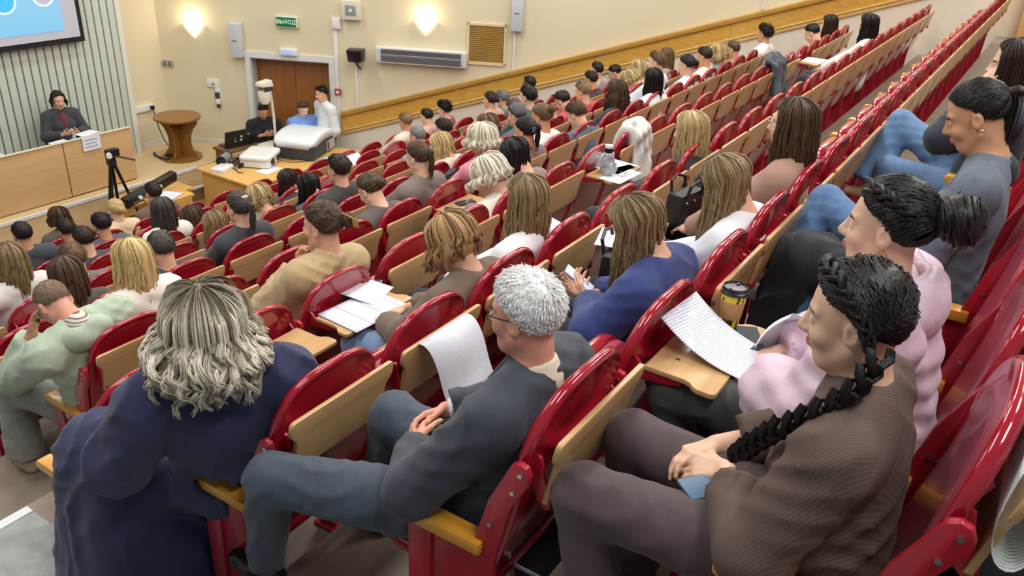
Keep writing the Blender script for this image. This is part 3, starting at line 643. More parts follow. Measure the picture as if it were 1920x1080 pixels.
def rbox(cx, w, d, z0, z1, r, pw=0):
    m = MB(); pl = arc(w-r, d-r, r, 0, 90)+arc(-w+r, d-r, r, 90, 180)+[(-w, 0), (w, 0)]; m.prism(pl, lambda a, b, e: (a, b, e), z0, z1); return m
CUD, PAD_D = rbox(0, .225, .43, .37, .42, .09).mesh('seat_pan', M_RED, bevel=.012), rbox(0, .218, .42, .42, .465, .09).mesh('seat_cushion', M_VINYL, bevel=.018)
Mup = Matrix.Translation((0, .20, .40)) @ Matrix.Rotation(rad(84), 4, 'X') @ Matrix.Translation((0, -.03, -.42)); Mdn = Matrix.Translation((0, .13, 0))
ME = dict(back=seat_back(), pad=seat_pad(), bf=board_mesh(fold), bd=board_mesh(flat_), hf=[hinge_mesh(0, -1), hinge_mesh(0, 1)], hd=[hinge_mesh(1, -1), hinge_mesh(1, 1)], side=side_mesh(), bolts=bolts_mesh(), arm=arm_mesh())
ORD = 'first second third fourth fifth sixth seventh eighth ninth tenth eleventh twelfth thirteenth fourteenth fifteenth sixteenth seventeenth eighteenth nineteenth twentieth twenty-first twenty-second twenty-third twenty-fourth'.split()
ROWN = {-1: 'row of woman with plait', 0: 'row of white-haired man', 1: 'row of woman in navy', 2: 'row of woman in beige sweater', 3: 'row of man in pale green',
        4: 'sixth row from the stage', 5: 'fifth row from the stage', 6: 'fourth row from the stage', 7: 'third row from the stage', 8: 'second row from the stage', 9: 'short front row by stage'}
def seat(r, k, first, occ, down, cdown=None):
    o3 = org(r, k); n = k-first
    st = '%s red seat, board %s, %s from aisle, %s' % ('occupied' if occ else 'empty', 'lowered' if down else 'folded', ORD[n], ROWN[r])
    t = thing('auditorium_seat', st, 'seat', tuple(o3), 0, 'auditorium seats in raked rows')
    obj('backrest', ME['back'], t); obj('back_pad', ME['pad'], t)
    b = obj('writing_board', ME['bd' if down else 'bf'], t); [obj('hinge_bracket', q, b) for q in ME['hd' if down else 'hf']]
    s = obj('side_frame', ME['side'], t); [obj('bolt', q, s) for q in ME['bolts'] if (r < 2 and n < 4) or n == 0]; obj('armrest', ME['arm'], t)
    cd = occ if cdown is None else cdown
    pn = obj('seat_pan', CUD, t, mw=Mdn if cd else Mup); obj('seat_cushion', PAD_D, pn)
    return t
# ------------------------------------------------------------------ things on the walls
def wall_lamp(s, z, label):
    t = thing('wall_lamp', label, 'lamp', group='fan-shaped wall lamps')
    m = MB(); n = 12; w, h = .168, .125
    rows = []
    for q in np.linspace(0, 1, 7):
        rows.append([(s+w*q**.8*math.cos(a), z-h+2*h*.86*q, .015+.13*q**.7*math.sin(a)) for a in np.linspace(PI, 0, n)])
    pts = [W(a, b, c) for r_ in rows for a, b, c in r_]
    m._add(pts, [(i*n+k, i*n+k+1, (i+1)*n+k+1, (i+1)*n+k) for i in range(6) for k in range(n-1)])
    m.obj('glass_shade', mat('lit frosted glass', '#ffe9c4', .5, emit=3.2), t, smooth=True)
    m = MB(); wbox(m, s-.05, s+.05, z-.06, z+.06, 0, .02); m.obj('wall_plate', M_WHITE, t)
    ld = bpy.data.lights.new('wall_lamp_bulb', 'POINT'); ld.energy = 7; ld.color = (1, .82, .55); ld.shadow_soft_size = .05
    o = bpy.data.objects.new('bulb', ld); COL.objects.link(o); o.location = W(s, z+.17, .13)
wall_lamp(.62, -1.50, 'lit white fan-shaped wall lamp left of the tall speaker near the stage corner')
wall_lamp(4.435, -1.21, 'lit white fan-shaped wall lamp above the long air curtain')
def column_speaker(s, z0, z1, label):
    t = thing('column_speaker', label, 'speaker', group='column speakers on the side wall')
    m = MB(); m.hexa([W(s-.1, z0, .02), W(s+.1, z0, .02), W(s+.085, z0, .17), W(s-.085, z0, .17), W(s-.1, z1, .02), W(s+.1, z1, .02), W(s+.085, z1, .19), W(s-.085, z1, .19)])
    m.obj('cabinet', mat('pale grey speaker', '#c6cbd0', .45), t, bevel=.012)
    m = MB(); m.hexa([W(s-.035, (z0+z1)/2-.008, .180), W(s+.035, (z0+z1)/2-.008, .180), W(s+.035, (z0+z1)/2-.008, .184), W(s-.035, (z0+z1)/2-.008, .184), W(s-.035, (z0+z1)/2+.004, .181), W(s+.035, (z0+z1)/2+.004, .181), W(s+.035, (z0+z1)/2+.004, .185), W(s-.035, (z0+z1)/2+.004, .185)])
    m.obj('badge', M_DARK, t)
    m = MB(); wbox(m, s-.04, s+.04, z0+.1, z1-.1, 0, .03); m.obj('bracket', M_WHITE, t)
column_speaker(1.345, -1.875, -1.335, 'pale grey column speaker on the wall at the left of the door casing')
column_speaker(5.885, -1.165, -.62, 'pale grey column speaker on the wall right of the brown grille')
def conduit(s, z0, z1, label, w=.022):
    m = MB(); wbox(m, s-w, s+w, z0, z1, 0, .022); return tag(m.obj('cable_duct', M_WHITE, bevel=.004), label, 'duct')
conduit(2.965, -3.06, -1.33, 'white cable duct running down beside the door casing', .03)
conduit(3.29, -2.60, -1.80, 'thin white cable duct under the small black projector', .018)
conduit(5.855, -1.80, -1.16, 'white cable duct below the column speaker by the brown grille', .018)
conduit(9.61, -.62, .3, 'short white cable duct above the timber trim at the right', .018)
def small(name, label, cat, boxes, mats):
    t = thing(name, label, cat)
    for (nm, s0, s1, z0, z1, o0, o1), mm in zip(boxes, mats):
        m = MB(); wbox(m, s0, s1, z0, z1, o0, o1); m.obj(nm, mm, t, bevel=.004)
    return t
t = small('exit_sign', 'green illuminated exit sign reading ВЫХОД above the door', 'sign', [('housing', 2.01, 2.37, -1.365, -1.195, 0, .06), ('face', 2.022, 2.345, -1.35, -1.205, .06, .066)],
      [mat('pale green housing', '#cfe0c4', .5), mat('exit green', '#1d6a45', .5, emit=.12)])
tc = bpy.data.curves.new('lettering', 'FONT'); tc.body = 'ВЫХОД'; tc.size = .084; tc.extrude = .002; tc.align_x = 'CENTER'; tc.align_y = 'CENTER'; tc.space_character = 1.0
to = bpy.data.objects.new('tmp', tc); COL.objects.link(to); bpy.context.view_layer.update()
tm = bpy.data.meshes.new_from_object(to.evaluated_get(bpy.context.evaluated_depsgraph_get())); bpy.data.objects.remove(to); tm.name = 'lettering'
tm.materials.clear(); tm.materials.append(mat('exit lettering', '#d6f2dc', .5, emit=.55)); lo = obj('lettering', tm, t)
lo.matrix_local = Matrix((WE.tolist(), (0, 0, 1), WN.tolist())).transposed().to_4x4(); lo.location = W(2.184, -1.277, .067)
t = small('siren_box', 'square white alarm sounder box high on the wall above the door', 'alarm', [('case', 3.10, 3.40, -1.17, -.885, 0, .10), ('grille', 3.165, 3.335, -1.105, -.95, .10, .105), ('horn', 3.225, 3.275, -1.05, -1.005, .105, .112)], [mat('cream box', '#d8d4c6', .5), mat('grey mesh', '#8f948f', .6), M_WHITE])
small('junction_box', 'small white junction box at the top of the cable duct', 'box', [('case', 2.925, 3.065, -1.335, -1.165, 0, .06), ('cover', 2.94, 3.05, -1.32, -1.18, .06, .068)], [M_WHITE, M_WHITE])
small('emergency_light', 'small bluish white emergency light on top of the door casing', 'light', [('case', 2.05, 2.33, -1.80, -1.695, 0, .09), ('diffuser', 2.065, 2.27, -1.785, -1.715, .09, .097)], [M_WHITE, mat('blue diffuser', '#aebff0', .3, emit=.35)])
small('fire_button', 'small red fire alarm button beside the door casing', 'alarm', [('case', 2.925, 3.025, -2.395, -2.295, .024, .06), ('button', 2.95, 3.0, -2.37, -2.325, .06, .066)], [mat('fire red', '#a8423c', .4), M_WHITE])
t = small('wall_sockets', 'grey double wall socket left of the yellow warning sign', 'socket', [('plate', .02, .20, -2.125, -2.025, 0, .04)], [mat('grey socket', '#a9a59c', .5)])
for a in (.05, .13):
    for b in (-2.095, -2.06):
        m = MB(); wbox(m, a, a+.035, b-.012, b+.012, .04, .043); m.obj('socket_hole', M_DARK, t)
t = small('wall_handset', 'white wall box with yellow warning triangle and hanging dark device', 'device', [('plate', .745, .955, -2.42, -2.30, 0, .03), ('arm', .875, .955, -2.65, -2.41, 0, .03), ('screen', .868, .95, -2.60, -2.50, .03, .05), ('grip', .88, .945, -2.70, -2.63, .02, .06), ('tip', .888, .937, -2.755, -2.695, .02, .07)], [M_WHITE, M_WHITE, mat('dark screen', '#3c444c', .3), M_WHITE, mat('brown tip', '#4a3424', .5)])
m = MB(); m.prism([(.815, -2.39), (.885, -2.39), (.85, -2.325)], lambda a, b, d: W(a, b, .03+d), 0, .003); m.obj('warning_triangle', mat('warning yellow', '#a9a92e', .6), t)
t = thing('wall_projector', 'small black projector on a bracket on the wall right of the door', 'projector')
m = MB(); m.hexa([W(3.215, -1.79, .10), W(3.46, -1.79, .10), W(3.44, -1.79, .30), W(3.235, -1.79, .30), W(3.20, -1.60, .08), W(3.475, -1.60, .08), W(3.46, -1.60, .33), W(3.215, -1.60, .33)]); m.obj('body', M_BLACK, t, bevel=.015)
m = MB(); m.tube([W(3.33, -1.80, .2), W(3.34, -1.88, .1), W(3.36, -1.95, .0)], .018, 8); m.obj('bracket', M_DARK, t)
t = thing('air_curtain', 'long white air curtain with grey vents on the wall below the lamp', 'air curtain')
m = MB(); wbox(m, 3.64, 5.115, -1.80, -1.55, 0, .14); m.obj('case', mat('light metal case', '#d5d5d2', .4), t, bevel=.02)
vg = mat('vent grey', '#7f8285', .45)
for a, b in ((-1.655, -1.575), (-1.775, -1.665)):
    m = MB(); wbox(m, 3.73, 5.03, a, b, .135, .145); o = m.obj('vent', vg, t)
    for i in range(4):
        z = a+.012+(b-a-.02)*i/4; m = MB(); m.hexa([W(3.74, z, .145), W(5.02, z, .145), W(5.02, z+.008, .16), W(3.74, z+.008, .16), W(3.74, z+.003, .145), W(5.02, z+.003, .145), W(5.02, z+.011, .16), W(3.74, z+.011, .16)]); m.obj('louvre', vg, o)
for a in (3.66, 5.045):
    m = MB(); wbox(m, a, a+.05, -1.77, -1.58, .135, .146); m.obj('end_cap', mat('pale cap', '#c9d0d4', .4), t)
t = thing('wall_grille', 'square brown woven grille in a cream frame on the wall', 'grille')
m = MB()
for a, b, c, d in ((5.10, 5.135, -1.735, -1.10), (5.69, 5.725, -1.735, -1.10), (5.10, 5.725, -1.135, -1.10), (5.10, 5.725, -1.745, -1.70)): wbox(m, a, b, c, d, 0, .03)
m.obj('frame', mat('cream frame', '#ddcba4', .6), t)
m = MB(); wbox(m, 5.13, 5.695, -1.705, -1.13, 0, .008); m.obj('back', mat('grille brown', '#8a6a2e', .6), t)
gm = mat('grille bar', '#ab8941', .5)
for i in range(19):
    a = 5.135+i*.0305; m = MB(); wbox(m, a, a+.014, -1.705, -1.13, .008, .016); m.obj('bar', gm, t)
for i in range(19):
    z = -1.70+i*.0305; m = MB(); wbox(m, 5.13, 5.695, z, z+.014, .014, .022); m.obj('bar', gm, t)
# door
d = struct(thing('door_1', '', 'door')); del d['label']; del d['category']
m = MB(); wbox(m, DS0-.08, DS0, ZF, DZ+.10, 0, .03); wbox(m, DS1, DS1+.09, ZF, DZ+.10, 0, .03); wbox(m, DS0, DS1, DZ, DZ+.10, 0, .03); m.obj('casing', mat('white door casing', '#dadcd8', .45), d)
m = MB(); wbox(m, DS0, DS0+.02, ZF, DZ, -.29, 0); wbox(m, DS1-.02, DS1, ZF, DZ, -.29, 0); wbox(m, DS0, DS1, DZ-.02, DZ, -.29, 0); m.obj('reveal', mat('grey reveal', '#c2c6c8', .5), d)
for a, b in ((DS0+.02, (DS0+DS1)/2-.004), ((DS0+DS1)/2+.004, DS1-.02)):
    m = MB(); wbox(m, a, b, ZF+.01, DZ-.02, -.27, -.22); lf = m.obj('door_leaf', M_DOOR, d, bevel=.004)
    hx = b-.08 if a < 2 else a+.08; m = MB(); m.tube([W(hx, ZF+1.0, -.22), W(hx, ZF+1.0, -.16), W(hx+.1*(-1 if a < 2 else 1), ZF+1.0, -.16)], .011, 8); m.obj('door_handle', M_CHROME, lf)
# outlet strip on the front wall
t = thing('outlet_strip', 'white outlet strip with black plug on the wall behind the round table', 'socket')
m = MB(); m.box(8.06, 8.44, 12.39, 12.45, -2.80, -2.70); m.obj('strip', M_WHITE, t, bevel=.006)
m = MB(); m.box(8.36, 8.41, 12.34, 12.39, -2.78, -2.72); m.obj('plug', M_BLACK, t)
m = MB(); m.tube([(8.385, 12.36, -2.76), (8.40, 12.34, -2.9), (8.43, 12.33, -3.1), (8.47, 12.3, -3.3), (8.5, 12.25, -3.40)], .009, 6); m.obj('cord', M_DARK, t)
m = MB(); m.box(8.03, 8.10, 12.40, 12.45, -3.0, -2.93); tag(m.obj('wall_switch', M_WHITE, bevel=.005), 'small cream wall switch below the outlet strip', 'switch')

# ------------------------------------------------------------------ stage furniture
t = thing('presenter_desk', 'long light wooden panelled desk along the stage front', 'desk')
for a, b in ((1.6, 3.13), (3.14, 4.65), (4.66, 6.145), (6.16, 7.21)):
    m = MB(); m.box(a, b, 11.25, 11.275, ZS+.02, -2.615); m.obj('panel', M_DESKW, t, bevel=.003)
m = MB(); m.box(1.6, 7.21, 11.235, 11.29, -2.615, -2.60); m.box(1.6, 7.21, 11.275, 11.62, -2.745, -2.72); m.obj('desk_top', mat('pale desk top', '#dcd3b4', .4), t, bevel=.004)
m = MB(); m.box(7.18, 7.21, 11.275, 11.62, ZS, -2.745); m.obj('side_panel', M_DESKW, t)
m = MB(); m.box(6.1, 7.21, 11.28, 11.3, ZS, -2.62); m.obj('plinth', M_DARK, t)
t = thing('name_placard', 'white paper placard with three printed lines hanging on the desk front', 'sign')
m = MB(); m.box(6.43, 6.705, 11.228, 11.232, -2.80, -2.585); m.obj('sheet', M_PAPER, t)
for q, (w0, w1) in enumerate(((6.47, 6.655), (6.475, 6.645), (6.465, 6.66))):
    z = -2.655-q*.05; rr = random.Random(q); x = w0
    while x < w1:
        w = rr.uniform(.012, .022); m = MB(); m.box(x, min(x+w, w1), 11.2255, 11.228, z, z+.016); m.obj('lettering', mat('blue grey print', '#8e9cbc', .7), t); x += w+.007
t = thing('water_bottle', 'small clear bottle with blue label in front of the seated presenter', 'bottle', (6.40, 11.36, -2.72))
m = MB(); m.lathe([(.03, 0), (.032, .05), (.03, .12), (.014, .155), (.013, .17)], n=14); m.obj('bottle_body', mat('clear plastic', '#dbe9f2', .1, trans=.7), t, smooth=True)
m = MB(); m.lathe([(.033, .05), (.033, .10)], n=14); m.obj('bottle_label', mat('blue label', '#5d8cc0', .5), t)
m = MB(); m.lathe([(.015, .168), (.015, .19)], n=12); m.obj('cap', mat('pale blue cap', '#9db8d8', .4), t)
def sheet(name, label, corners, m_=None, curl=0., n=10, group=None, cat='paper', thick=.0012, fn=None, parent=None):
    """a bent sheet of paper: corners a,b,c,d in order; fn(u,v) adds height"""
    a, b, c, e = map(A3, corners); u = np.linspace(0, 1, n)
    U, V = np.meshgrid(u, u, indexing='ij'); P = (a*(1-U)[..., None]+b*U[..., None])*(1-V)[..., None]+(e*(1-U)[..., None]+c*U[..., None])*V[..., None]
    nz = np.cross(b-a, e-a); nz /= np.linalg.norm(nz); nz *= np.sign(nz[2]) or 1
    if fn is not None: P = P+nz*fn(U, V)[..., None]
    # local frame so printed lines follow the sheet
    x = (b-a)/np.linalg.norm(b-a); y = np.cross(nz, x); Mw = Matrix((x.tolist(), y.tolist(), nz.tolist())).transposed().to_4x4(); Mw.translation = a.tolist()
    Q = (P-a) @ np.stack([x, y, nz], 1); Q2 = Q-A3((0, 0, thick)); k = n*n
    i = np.arange(n-1)[:, None]; j = np.arange(n-1)[None]; q = np.stack([i*n+j, (i+1)*n+j, (i+1)*n+j+1, i*n+j+1], -1).reshape(-1, 4)
    bd = list(range(0, n*n, n))+[(n-1)*n+j_ for j_ in range(1, n)]+[i_*n+n-1 for i_ in range(n-2, -1, -1)]+list(range(n-2, 0, -1))
    st = np.array([[p, p+k, r_+k, r_] for p, r_ in zip(bd, bd[1:]+bd[:1])])
    me = npmesh(name, np.concatenate([Q.reshape(-1, 3), Q2.reshape(-1, 3)]), [q, q[:, ::-1]+k, st], m_ or M_PAPER); bm = bmesh.new(); bm.from_mesh(me); bmesh.ops.recalc_face_normals(bm, faces=bm.faces); bm.to_mesh(me); bm.free()
    o = obj(name, me, parent); o.matrix_local = Mw
    if parent is None: tag(o, label, cat, group)
    return o
flatsheet = lambda label, x, y, z, w, h, az=0, m_=None, **k: sheet('paper_sheet', label, [(x+math.cos(az)*a-math.sin(az)*b, y+math.sin(az)*a+math.cos(az)*b, z) for a, b in ((-w/2, -h/2), (w/2, -h/2), (w/2, h/2), (-w/2, h/2))], m_, **k)
flatsheet('white papers lying on the stage desk before the presenter', 6.62, 11.40, -2.60, .3, .2, .2)
flatsheet('pale blue papers on the stage desk at the left edge of the picture', 5.15, 11.40, -2.61, .5, .25, -.1, mat('pale blue paper', '#c5d8ea', .7))
flatsheet('sheets on the stage desk left of the water bottle', 6.2, 11.40, -2.64, .25, .18, .1)
# round table
t = thing('round_table', 'small round dark wooden table with curved cross legs near the corner', 'table', (8.28, 11.60, ZS))
m = MB(); m.lathe([(.0, .655), (.355, .655), (.365, .668), (.365, .688), (.355, .70), (0, .70)], n=40); m.obj('table_top', M_ROUNDW, t)
pf = [(.02, .03), (.27, .03), (.265, .07), (.205, .15), (.185, .26), (.195, .38), (.245, .50), (.32, .585), (.325, .655), (.02, .655)]
for q in range(4):
    a = rad(q*90+28); m = MB(); m.prism(pf, lambda r_, z, d: (r_*math.cos(a)-d*math.sin(a), r_*math.sin(a)+d*math.cos(a), z), -.012, .012); m.obj('leg_board', M_ROUNDW, t)
m = MB(); m.lathe([(0, 0), (.315, 0), (.32, .012), (.32, .03), (0, .032)], n=36); m.obj('base_disc', M_ROUNDW, t)
m = MB(); m.tube([(8.12, 12.1, ZS+.012), (8.05, 12.0, ZS+.015), (8.0, 11.75, ZS+.02), (8.03, 11.62, ZS+.03)], .02, 8); m.box(7.98, 8.06, 11.60, 11.68, ZS, ZS+.05); m.box(8.1, 8.18, 11.7, 11.8, ZS, ZS+.045)
tag(m.obj('cable_adapter', M_BLACK), 'black power adapter and cord on the stage floor beside the round table', 'cable')
# tripod with camera
t = thing('camera_tripod', 'black tripod with a small camera in front of the stage desk', 'tripod', (6.40, 10.55, ZF))
hz = 1.335
m = MB(); m.tube([(0, 0, .55), (0, 0, hz)], .022, 10); m.obj('centre_column', M_BLACK, t)
for a in (200, 320, 80):
    c, s_ = math.cos(rad(a)), math.sin(rad(a)); m = MB(); m.tube([(c*.03, s_*.03, hz-.10), (c*.22, s_*.22, .55), (c*.40, s_*.40, 0)], [.024, .018, .014], 8); m.obj('tripod_leg', M_BLACK, t)
m = MB(); m.box(-.05, .05, -.05, .05, hz-.12, hz); m.obj('head', M_BLACK, t, bevel=.01)
m = MB(); m.box(-.055, .12, -.05, .05, hz+.0, hz+.105); cb = m.obj('camera_body', M_BLACK, t, bevel=.015)
m = MB(); m.tube([(-.05, -.05, hz+.05), (-.075, -.10, hz+.045)], [.035, .038], 16); m.obj('light_ring', mat('pale lens', '#d8dcc8', .3, emit=.3), cb)
m = MB(); m.tube([(.10, .02, hz-.02), (.30, -.10, hz-.10)], .013, 8); m.obj('pan_handle', mat('brown handle', '#3a2a1a', .5), t)
# lighting console on a low wooden cabinet
t = thing('console_cabinet', 'light yellow wooden cabinet under the long black console', 'cabinet', (0, 0, 0))
m = MB(); m.box(6.55, 7.50, 10.40, 10.85, ZF, -3.46); m.obj('carcass', mat('yellow cabinet wood', '#d1a65a', .45, '#d8ae62', 2, (1, 9, 9)), t, bevel=.006)
m = MB(); m.box(6.52, 7.53, 10.38, 10.87, -3.46, -3.43); m.obj('cabinet_top', M_TABLEW, t, bevel=.006)
t = thing('black_console', 'long black console with two white knobs lying before the stage', 'console', (0, 0, 0))
m = MB(); m.hexa([(6.18, 9.98, -3.28), (7.30, 10.42, -3.28), (7.26, 10.54, -3.28), (6.14, 10.10, -3.28), (6.18, 9.96, -3.14), (7.30, 10.40, -3.14), (7.26, 10.50, -3.12), (6.14, 10.06, -3.12)]); m.obj('case', M_BLACK, t, bevel=.012)
for f in (.25, .7):
    x, y = 6.18+.98*f, 9.965+.38*f; m = MB(); m.tube([(x, y, -3.20), (x+.012, y-.03, -3.20)], [.03, .026], 12); m.obj('knob', M_WHITE, t)
m = MB(); m.hexa([(6.30, 10.018, -3.25), (6.9, 10.252, -3.25), (6.898, 10.262, -3.25), (6.298, 10.028, -3.25), (6.30, 10.012, -3.235), (6.9, 10.246, -3.235), (6.898, 10.258, -3.235), (6.298, 10.024, -3.235)]); m.obj('trim_strip', mat('grey strip', '#8b9299', .4), t)
t = thing('control_box', 'small black control box with pale label beside the tripod leg', 'box', (6.30, 9.86, -3.37))
m = MB(); m.box(-.16, .02, -.08, .06, -.20, .02); m.obj('case', M_BLACK, t, bevel=.008)
m = MB(); m.box(-.12, -.03, -.084, -.08, -.10, -.03); m.obj('label_plate', mat('pale label', '#b9d2d8', .5), t)
flatsheet('white sheet with coloured print in front of the black console', 6.75, 9.95, -3.25, .42, .30, .35, lined('tinted print', '#dfe4f6', '#b9bfe6', 40, 'Y', .3, .7, .5, 12))
m = MB(); m.box(6.5, 7.1, 9.78, 10.12, -3.30, -3.262); tag(m.obj('side_shelf', M_TABLEW, bevel=.005), 'narrow wooden ledge below the black console carrying a white sheet', 'shelf')
# stage steps by the projector table
t = thing('stage_steps', 'two white edged steps up to the stage left of the projector table', 'steps')
for q in range(2):
    z = ZF+.21*(q+1); m = MB(); m.box(7.66, 8.35, 10.45+.3*q, 11.05, ZF, z); m.obj('step', M_FLOOR2, t)
    m = MB(); m.box(7.66, 8.35, 10.44+.3*q, 10.50+.3*q, z-.02, z+.006); m.obj('step_edge', M_NOSE, t)
# projector table with its machines
ZT = -3.20
t = thing('projector_table', 'big yellow wooden table carrying the two projectors', 'table')
m = MB(); m.hexa([(7.70, 9.22, ZT-.035), (10.0, 9.22, ZT-.035), (9.55, 10.50, ZT-.035), (7.70, 10.50, ZT-.035), (7.70, 9.22, ZT), (10.0, 9.22, ZT), (9.55, 10.50, ZT), (7.70, 10.50, ZT)]); m.obj('table_top', M_TABLEW, t, bevel=.005)
m = MB(); m.box(7.76, 7.80, 9.28, 10.44, ZF, ZT-.035); m.obj('end_panel', M_TABLEW, t)
m = MB(); m.box(7.80, 9.8, 9.30, 9.33, ZF+.1, ZT-.035); m.obj('front_panel', M_TABLEW, t)
m = MB(); m.box(9.45, 9.49, 9.30, 10.40, ZF, ZT-.035); m.obj('end_panel', M_TABLEW, t)
def projector(name, label, c, w, d, h, az, top, side, dome, front=None):
    t = thing(name, label, 'projector', c, rad(az))
    def slab(z0, z1, ins, r=.06):
        m = MB(); pl = arc(w/2-r-ins, d/2-r-ins, r, 0, 90)+arc(-w/2+r+ins, d/2-r-ins, r, 90, 180)+arc(-w/2+r+ins, -d/2+r+ins, r, 180, 270)+arc(w/2-r-ins, -d/2+r+ins, r, 270, 360); m.prism(pl, lambda a, b, e: (a, b, e+(dome*(1-(2*a/w)**2) if e > z0 else 0)), z0, z1); return m
    slab(.015, h*.72, .012).obj('body', side, t, bevel=.01); n = 15; a = np.linspace(-1, 1, n); U, V = np.meshgrid(np.sin(a*PI/2), np.sin(a*PI/2), indexing='ij')
    sc = 1/np.maximum((np.abs(U)**7+np.abs(V)**7)**(1/7), 1e-6)*np.maximum(np.abs(U), np.abs(V)); X = U*sc*w/2; Y = V*sc*d/2; e = np.minimum(1-np.abs(U), 1-np.abs(V)); Zt = h-.03+dome*(1-U**2)+.03*np.sqrt(np.clip(e*6, 0, 1)); Zb = np.full_like(Zt, h*.62)+dome*.75*(1-U**2)*(np.abs(V) < 2)
    k = n*n; i = np.arange(n-1)[:, None]; j = np.arange(n-1)[None]; q = np.stack([i*n+j, (i+1)*n+j, (i+1)*n+j+1, i*n+j+1], -1).reshape(-1, 4); bd_ = list(range(0, n*n, n))+[(n-1)*n+j_ for j_ in range(1, n)]+[i_*n+n-1 for i_ in range(n-2, -1, -1)]+list(range(n-2, 0, -1))
    obj('lid', npmesh('lid', np.concatenate([np.stack([X, Y, Zt], -1).reshape(-1, 3), np.stack([X, Y, Zb], -1).reshape(-1, 3)]), [q, q[:, ::-1]+k, np.array([[p_, p_+k, r_+k, r_] for p_, r_ in zip(bd_, bd_[1:]+bd_[:1])])], top), t)
    for a, b in ((-1, -1), (1, -1), (1, 1), (-1, 1)):
        m = MB(); m.lathe([(.018, 0), (.018, .016)], (a*w*.38, b*d*.38, 0), 8); m.obj('foot', M_DARK, t)
    return t
t = projector('small_projector', 'smaller white projector on the left of the projector table', (8.50, 9.96, ZT), .60, .50, .19, 28, M_WHITE, M_WHITE, .0)
m = MB(); m.box(.05, .22, -.253, -.24, .05, .11); m.obj('port_panel', M_DARK, t)
m = MB(); m.tube([(-.15, -.24, .09), (-.15, -.265, .09)], .05, 16); m.obj('lens', M_BLACK, t)
m = MB(); m.tube([(8.72, 9.82, ZT+.06), (8.85, 9.7, ZT+.02), (9.0, 9.6, ZT+.012), (9.2, 9.5, ZT+.012)], .008, 6); m.tube([(8.68, 9.80, ZT+.05), (8.8, 9.6, ZT+.012), (9.1, 9.4, ZT+.012)], .006, 6); tag(m.obj('projector_cable', M_DARK), 'thin dark cables lying behind the smaller white projector', 'cable')
t = projector('large_projector', 'large projector with domed white lid and dark grey sides', (9.36, 9.86, ZT), .92, .72, .30, 20, mat('pale blue white lid', '#e3e9ee', .3, coat=.3), mat('charcoal side', '#3a4046', .5), .09)
m = MB(); m.box(.06, .36, -.357, -.346, .03, .19); m.obj('port_panel', mat('silver panel', '#aeb4b8', .4), t)
m = MB(); m.box(.08, .13, -.362, -.356, .05, .17); m.obj('plate', M_DARK, t)
flatsheet('white paper sheet at the corner of the projector table', 8.35, 9.62, ZT+.003, .36, .24, .15)
flatsheet('pale green sheet behind the large projector', 9.3, 9.35, ZT+.003, .3, .16, .2, mat('pale green paper', '#bfe6d0', .7))
t = thing('cable_box', 'flat white device in a tangle of black cables on the table corner', 'device', (7.92, 10.14, ZT), .3)
m = MB(); m.box(-.17, .17, -.11, .11, 0, .05); m.obj('case', M_WHITE, t, bevel=.006)
rr = random.Random(4); m = MB(); m.tube([(.32+.20*math.cos(a*1.1)*rr.uniform(.7, 1.1), -.10+.14*math.sin(a*1.3)*rr.uniform(.7, 1.1), .015+.016*(a % 4)) for a in np.linspace(0, 22, 70)], .012, 6); m.obj('cable', M_BLACK, t)
m = MB(); m.tube([(.1, -.1, .01), (.02, -.22, .01), (-.05, -.3, .008), (-.02, -.36, .006)], .008, 6); m.obj('cable', M_BLACK, t)
t = thing('power_supply', 'grey cylinder shaped speaker with black ends on the table corner', 'device', (8.12, 10.34, ZT+.077), .5)
m = MB(); m.tube([(-.13, 0, 0), (.13, 0, 0)], .072, 18); m.obj('barrel', mat('grey barrel', '#85898b', .5), t, smooth=False)
for a in (-.13, .13): m = MB(); m.tube([(a-.016, 0, 0), (a+.016, 0, 0)], .076, 18); m.obj('end_ring', M_BLACK, t)
# laptop table and laptop
t = thing('laptop_desk', 'small brown desk behind the projectors holding the open laptop', 'desk')
m = MB(); m.box(8.42, 9.25, 10.58, 10.98, ZT+.02, ZT+.06); m.obj('desk_top', mat('brown desk', '#7a5636', .5), t, bevel=.005)
for x in (8.46, 9.2):
    m = MB(); m.box(x-.02, x+.02, 10.62, 10.94, ZF, ZT+.02); m.obj('leg', mat('brown desk', '#7a5636', .5), t)
t = thing('laptop', 'open black laptop with round white stickers on its lid', 'laptop', (8.72, 10.78, ZT+.06), rad(-12))
m = MB(); m.box(-.22, .22, -.13, .15, 0, .02); m.obj('base', M_DARK, t, bevel=.004)
m = MB(); m.hexa([(-.26, -.13, .02), (.26, -.13, .02), (.26, -.118, .02), (-.26, -.118, .02), (-.26, -.20, .30), (.26, -.20, .30), (.26, -.188, .30), (-.26, -.188, .30)]); ld_ = m.obj('lid', M_BLACK, t, bevel=.003)
for x, z, r_ in ((.02, .19, .018), (.02, .13, .02), (.14, .21, .012), (-.08, .12, .012), (-.09, .17, .008)):
    y = -.13-.07*(z-.02)/.25; m = MB(); m.tube([(x, y+.001, z), (x, y-.003, z-.001)], r_, 14); m.obj('sticker', M_WHITE, ld_)
t = thing('laptop', 'second dark laptop at the right, overlapped by the large projector', 'laptop', (9.06, 10.72, ZT+.06), rad(-30))
m = MB(); m.box(-.17, .17, -.11, .11, 0, .02); m.obj('base', M_DARK, t, bevel=.004)
m = MB(); m.hexa([(-.18, -.11, .02), (.18, -.11, .02), (.18, -.10, .02), (-.18, -.10, .02), (-.18, -.15, .25), (.18, -.15, .25), (.18, -.14, .25), (-.18, -.14, .25)]); m.obj('lid', mat('dark blue plastic', '#1d222c', .35), t, bevel=.003)
